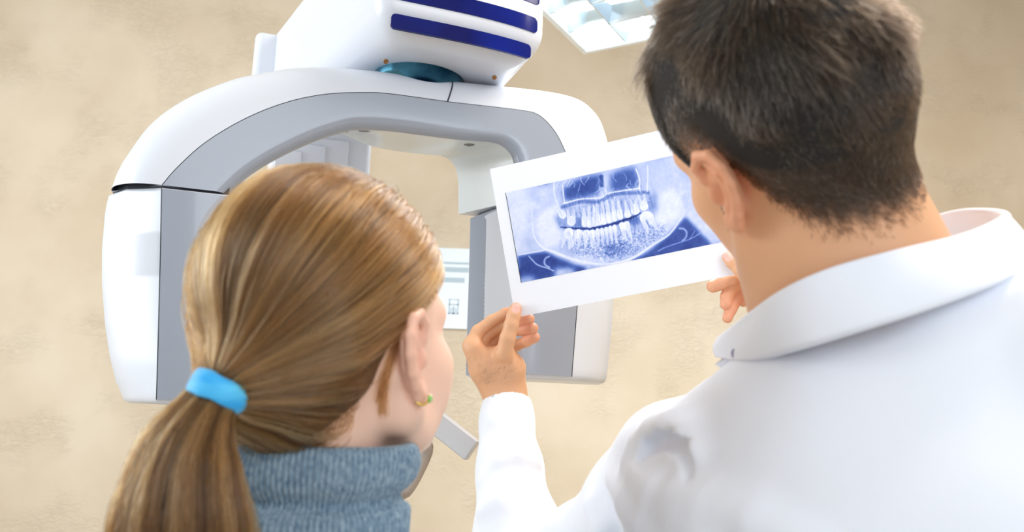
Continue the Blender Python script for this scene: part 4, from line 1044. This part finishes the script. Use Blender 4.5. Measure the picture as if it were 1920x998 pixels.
nz_ = .004*np.sin(q[:, 0]*300)*np.sin(q[:, 1]*260+q[:, 2]*210)
hm = smooth01(q[:, 2]-man_line(az)+nz_, -.006, .016)*(q[:, 2] > -.1); hm[n0:] = 0
inear = (mearR(q) < .003) | (mearL(q) < .003) | (np.linalg.norm(q-np.array([-.072, -.020, -.006]), axis=1) < .016) | (np.linalg.norm(q-np.array([.072, -.015, -.006]), axis=1) < .016); inear[n0:] = False; hm[inear] = 0
base = np.array(lin(226, 172, 132)); red = np.array(lin(238, 160, 126)); hb = np.array(lin(44, 34, 26))
bd = smooth01(q[:, 1], -.01, .03)*smooth01(-q[:, 2], .02, .06)*.18; bd[n0:] = 0
col = np.where(inear[:, None], base*.5+red*.5, base)
col[n0:] = np.array(lin(228, 174, 134))
for fg in (thumbL, thumbR):        # thumbnails
    c0 = np.array(C(*fg[0][:3])); c1 = np.array(C(*fg[1][:3])); ax = norm(c1-c0); nv = norm(-np.array([0, 1., 0])-ax*(-ax[1]))
    rel = V-(c0+ax*.001); a = rel@ax; n_ = rel@nv; s_ = rel@np.cross(ax, nv)
    nail = smooth01(1-((a/.0078)**2+(s_/.0068)**2), 0, .15)*(n_ > .0045)
    col = col*(1-nail[:, None])+np.array(lin(240, 186, 172))*nail[:, None]
for fg in (indexL, middleL, ringL, pinkyL, indexR, middleR, ringR, pinkyR):      # rosier finger tips
    dd = np.linalg.norm(V-np.array(C(*fg[0][:3])), axis=1); w_ = (1-smooth01(dd, .006, .03))[:, None]*.4
    col = col*(1-w_)+np.array(lin(228, 152, 124))*w_
col = col*(1-bd[:, None])+np.array(lin(150, 116, 96))*bd[:, None]
col = col*(1-hm[:, None]*.9)+hb*hm[:, None]*.9
set_tint(mb, col)
face_parts(MO, MR, MK, person_m)
# --- short hair
def man_cap(p):
    q = to_local(p, MO, MR); ln = man_line(azim(q)).astype('f')
    return smax(m_skull(q)-.0045*smooth01(q[:, 2]-ln, 0, .06), (ln+.012-q[:, 2])*.7, .004)
V, F = sdf_mesh(man_cap, MO-.17, MO+.17, .0035)
mh = mesh('hair', Wd(V), F, M['hair_cap_man'], person_m); mh['label'] = 'short dark brown hair'
def m_hair_sdf(q):
    w = (np.asarray(MO)+q@MR.T).astype('f'); return smin(m_skull(q), m_neck(w), .022)
def man_strands(N):
    p = roots(N, lambda az: man_line(az)-.006+rng.normal(0, .004, len(az)), m_hair_sdf, (0, -.03, .0), -.1); N = len(p)
    n = grad(m_hair_sdf, p); az = azim(p); up = p[:, 2]-man_line(az)
    crown = np.array([.008, -.065, .115])*MK; v = p-crown; v /= np.linalg.norm(v, axis=1)[:, None]+1e-9
    dn = np.array([0, -.15, -1.0]); w = smooth01(np.linalg.norm(p-crown, axis=1), .05, .11)[:, None]
    fl = v*(1-w)+dn*w
    side = smooth01(np.abs(p[:, 0]), .04, .075)[:, None]*smooth01(p[:, 1], -.07, .0)[:, None]
    fl = fl*(1-side*.5)+np.array([0, -.55, -.75])*side*.5
    # swirl noise for tousled locks
    s1 = np.sin(p[:, 0]*95+p[:, 2]*60+1)+np.sin(p[:, 1]*110-p[:, 2]*75); s2 = np.sin(p[:, 0]*120-p[:, 1]*80+2)+np.sin(p[:, 2]*130+p[:, 1]*50)
    tg = np.cross(n, fl); fl = fl+.28*s1[:, None]*tg+.16*rng.normal(size=(N, 3))
    fl = fl-n*np.einsum('ij,ij->i', fl, n)[:, None]; fl /= np.linalg.norm(fl, axis=1)[:, None]+1e-9
    top = smooth01(up, .03, .13); L = (.0065+.017*top)*(1+.15*s2)*rng.uniform(.75, 1.2, N); L *= .55+.45*smooth01(up, -.004, .03)
    lift = (.30+.22*top+.10*s2*top)*rng.uniform(.8, 1.2, N)
    K = 7; P = np.zeros((N, K, 3)); cur = p-n*.001
    for k in range(K):
        P[:, k] = cur; a = lift*(1-.75*k/(K-1)); d = fl*np.cos(a)[:, None]+n*np.sin(a)[:, None]
        cur = cur+d*(L/(K-1))[:, None]
        s = m_hair_sdf(cur.astype('f')); cur += grad(m_hair_sdf, cur)*np.clip(.0016-s, 0, .004)[:, None]
    return P, up, s1
Pm, up_, s1_ = man_strands(32000)
dk, md, lg = np.array(lin(26, 20, 16)), np.array(lin(58, 44, 32)), np.array(lin(130, 118, 106))
t = np.clip(.3+.14*s1_+rng.normal(0, .2, len(Pm)), 0, 1)[:, None]; cm = dk*(1-t)+md*t
gy = (rng.uniform(size=len(Pm)) < .05)[:, None]; cm = np.where(gy, lg, cm)
curves('hair_strands', MO+Pm@MR.T, np.linspace(1, .55, 7)[None]*.00021, cm, M['short_hair_strand'], mh)
# hair on the back of the left hand and wrist
gf = lambda p: fL(p)
hp = []
for _ in range(120):
    t_ = rng.uniform(); px = np.interp(t_, [0, .5, 1], [884, 902, 916])+rng.normal()*5+abs(rng.normal())*6; py = np.interp(t_, [0, .5, 1], [668, 690, 712]); hp.append(C(px, py, 1.12+rng.uniform(0, .03)))
for _ in range(50): hp.append(C(950+rng.normal()*12, 692+rng.normal()*10, 1.12))
hp = np.array(hp)
for _ in range(5): hp -= grad(fL, hp)*fL(hp.astype('f'))[:, None]*.9
nn = grad(fL, hp); fl = np.array([-.55, -.1, -.7])+rng.normal(size=hp.shape)*.25; fl -= nn*np.einsum('ij,ij->i', fl, nn)[:, None]; fl /= np.linalg.norm(fl, axis=1)[:, None]
Ph = np.stack([hp+(fl*.9+nn*(.5-.08*k))*.0016*k for k in range(5)], 1)
curves('wrist_hair', Ph, np.linspace(1, .4, 5)[None]*.00006, np.tile(dk, (len(Ph), 1)), M['short_hair_strand'], mb)
# --- white coat
tyaw = math.radians(-44)
tx = norm(SR-SL); tx = norm(tx-UPC*(tx@UPC)); ty = np.cross(UPC, tx)     # tx to his right, ty the way he faces
def mp(x, y, z): return MN+tx*x+ty*y+UPC*z
def seg_ridge(P, r): return f_chain([C(*x) for x in P], r, .004)
coat = [f_chain([C(1545, 758, .60), C(1615, 712, .572), C(1720, 656, .555), C(1880, 600, .570)], [.042, .046, .046, .044], .02), f_chain([C(1510, 800, .645), C(1410, 818, .675), C(1285, 885, .712)], [.050, .048, .048], .02),
        f_chain([C(1720, 745, .58), C(1840, 695, .545), SR], [.064, .064, .056], .02),
        f_ell(mp(-.005, -.01, -.22), (.17, .115, .20), np.stack([tx, ty, UPC], 1)), f_cap(mp(-.105, .01, -.17), mp(.10, .0, -.17), .088, .095),
        f_cap(mp(0, .0, -.30), mp(0, .01, -.75), .150, .185)]
fct = f_union(coat, .035)
slv = f_chain([C(1262, 872, .71), C(1205, 952, .76), C(1115, 1035, .85), C(1003, 1102, .965)], [.054, .054, .054, .060], .02)
slv2 = f_chain([C(1003, 1102, .965), C(970, 995, 1.01), C(955, 880, 1.075), C(950, 790, 1.128), C(949, 768, 1.140)], [.062, .054, .044, .037, .036], .015)
slR = f_chain([SR, ER, C(1540, 820, .93), C(1490, 690, 1.01)], [.060, .056, .044, .036], .02)
def fbase(p):
    d = smin(fct(p), slv(p), .022); d = smin(d, slR(p), .022); return smin(d, slv2(p), .02)
def on_coat(px, py):               # depth of the plain coat surface behind a photo point
    t = np.linspace(.35, 1.25, 600); p = np.stack([(px-960)/FPX*t, t, (499-py)/FPX*t], 1).astype('f')
    d = fbase(p); k = int(np.argmax(d < .0015)) if (d < .0015).any() else int(np.argmin(d)); return t[k]
def ridge(pts, r, lift): return f_chain([C(x, y, on_coat(x, y)+(lift+.35)*q) for (x, y), q in zip(pts, r)], r, .004)
folds = [ridge([(1150, 900), (1180, 945), (1215, 990), (1250, 1040)], [.003, .008, .009, .005], .35),
         ridge([(1195, 885), (1235, 925), (1285, 975), (1320, 1020)], [.003, .009, .009, .004], .4),
         ridge([(1112, 945), (1140, 985), (1165, 1030)], [.003, .008, .006], .4),
         ridge([(905, 898), (935, 866), (970, 856), (1004, 866)], [.002, .007, .007, .002], .35),
         ridge([(902, 958), (940, 934), (985, 930), (1024, 948)], [.002, .008, .008, .002], .35),
         ridge([(930, 790), (955, 800), (985, 822)], [.002, .005, .002], .35),
         ridge([(1275, 925), (1330, 950), (1420, 985), (1520, 1030)], [.002, .008, .009, .003], .55),
         ridge([(1190, 862), (1206, 836), (1230, 815), (1258, 808), (1284, 822), (1298, 852)], [.007, .010, .012, .012, .010, .004], .25)]
dent = ridge([(1208, 858), (1220, 840), (1240, 828), (1262, 828), (1282, 842), (1292, 872), (1296, 900)], [.002, .0045, .0055, .0055, .0045, .003, .001], -.55)
dent2 = f_union([ridge([(1172, 912), (1208, 960), (1245, 1005)], [.002, .006, .004], -.25), ridge([(1225, 900), (1268, 940), (1310, 985)], [.002, .006, .003], -.25), ridge([(912, 918), (945, 896), (985, 890)], [.002, .005, .002], -.3)], .002)
cuffcut = C(949, 752, 1.147); cuffdir = norm(C(949, 735, 1.155)-C(951, 800, 1.125))
def fcoat(p):
    d = fbase(p)
    for g in folds: d = smin(d, g(p), .024)
    d = smax(d, -dent(p), .007)
    w = .0016*np.sin(p[:, 0]*42+p[:, 2]*26+2*np.sin(p[:, 2]*21))*np.sin(p[:, 2]*31-p[:, 0]*17+p[:, 1]*23)
    d = d+w
    arm_ = f_fore(p)
    d = smax(d, -arm_, .003)
    return smax(d, ((p-cuffcut.astype('f'))@cuffdir.astype('f')), .003)
f_fore_ = f_chain([C(949, 715, 1.163), C(950, 768, 1.140), C(951, 790, 1.128)], [.0272, .0272, .020], .01)
neckhole = f_chain([C(1560, 470, .596), MN, C(1620, 590, .60)], [.060, .066, .064], .01)
def f_fore(p): return np.minimum(f_fore_(p), neckhole(p))
bb = np.array([mp(a, b_, c) for a in (-.2, .2) for b_ in (-.2, .21) for c in (-.95, .02)]+[SR+.08, ER+[.08, .07, -.08], EL-.09, C(949, 740, 1.18), C(880, 900, 1.0)])
V, F = sdf_mesh(fcoat, bb.min(0), bb.max(0), .0042)
ct = mesh('coat', Wd(V), F, M['coat'], person_m); ct['label'] = 'white medical coat with long sleeves'
# --- collar
rimp = [(1345, 638, .660), (1398, 597, .598), (1465, 551, .545), (1555, 511, .520), (1680, 477, .512), (1800, 449, .528), (1868, 424, .560), (1893, 406, .598), (1862, 399, .640), (1800, 401, .668), (1740, 420, .684), (1660, 470, .70), (1560, 540, .712), (1470, 600, .712)]
lowp = [(1350, 668, .655), (1408, 676, .590), (1488, 656, .534), (1590, 626, .508), (1720, 585, .494), (1850, 538, .500), (1910, 500, .535), (1925, 470, .590), (1900, 460, .650), (1830, 470, .690), (1750, 490, .70), (1670, 540, .72), (1570, 610, .73), (1480, 660, .73)]
NC = 160
rimc, lowc = catmull(np.array([C(*x) for x in rimp]), NC), catmull(np.array([C(*x) for x in lowp]), NC)
axn = MN
cen = rimc.mean(0)
rows = []
inw = rimc-(C(1620, 500, .61)); inw -= UPC*(inw@UPC)[:, None]; inw /= np.linalg.norm(inw, axis=1)[:, None]
endf = np.sin(np.linspace(0, 1, NC)*math.pi)**.35
for t in np.linspace(1, 0, 8): rows.append(rimc-inw*(.0045+.004*t)+(lowc-rimc)*t*.72-inw*.003*t)
for a in np.linspace(0, math.pi, 7): rows.append(rimc-inw*.00225*(1+math.cos(a))+UPC*.0022*math.sin(a))
for t in np.linspace(0, 1, 14)[1:]:
    rows.append(rimc+(lowc-rimc)*t+inw*(.004*math.sin(t*math.pi*.6)+.0008*np.sin(np.linspace(0, 40, NC)+t*4))[:, None])
rows.append(lowc-inw*.0015+UPC*.0); rows.append(lowc-inw*.003+(rimc-lowc)*.12)
V = np.vstack([Wd(r) for r in rows])
co = mesh('collar', V, [tuple(x) for x in grid_faces(len(rows), NC)], M['coat'], ct); co['label'] = 'turned-down white coat collar'
s_ = co.modifiers.new('cloth', 'SOLIDIFY'); s_.thickness = .0012
# lapel point under the collar and its button
def flap(pts, name, th=.004):
    P = np.array([C(*x) for x in pts]); n = norm(np.cross(P[1]-P[0], P[2]-P[0])); n *= np.sign(n[1])
    c = P.mean(0); loopd = [P, P+n*th]; V = np.vstack(loopd); k = len(P)
    F = [tuple(range(k)), tuple(range(2*k-1, k-1, -1))]+[(i, (i+1) % k, (i+1) % k+k, i+k) for i in range(k)]
    o = mesh(name, Wd(V), F, M['coat'], ct); bevel(o, .0015, 2); return o
flap([(1350, 690, .655), (1374, 668, .650), (1420, 650, .610), (1460, 690, .600), (1420, 722, .628), (1382, 700, .648)], 'collar_stand')
bc = C(1383, 663, .610); V, F = disc(Wd(bc), -FW*1.0+RC*-.6, .0048, .0022); mesh('button', V, F, M['button'], ct)
mfloor = -Wd(MN)[2]
legs(person_m, mp, -.70, mfloor, .105, M['trousers'], None, None)
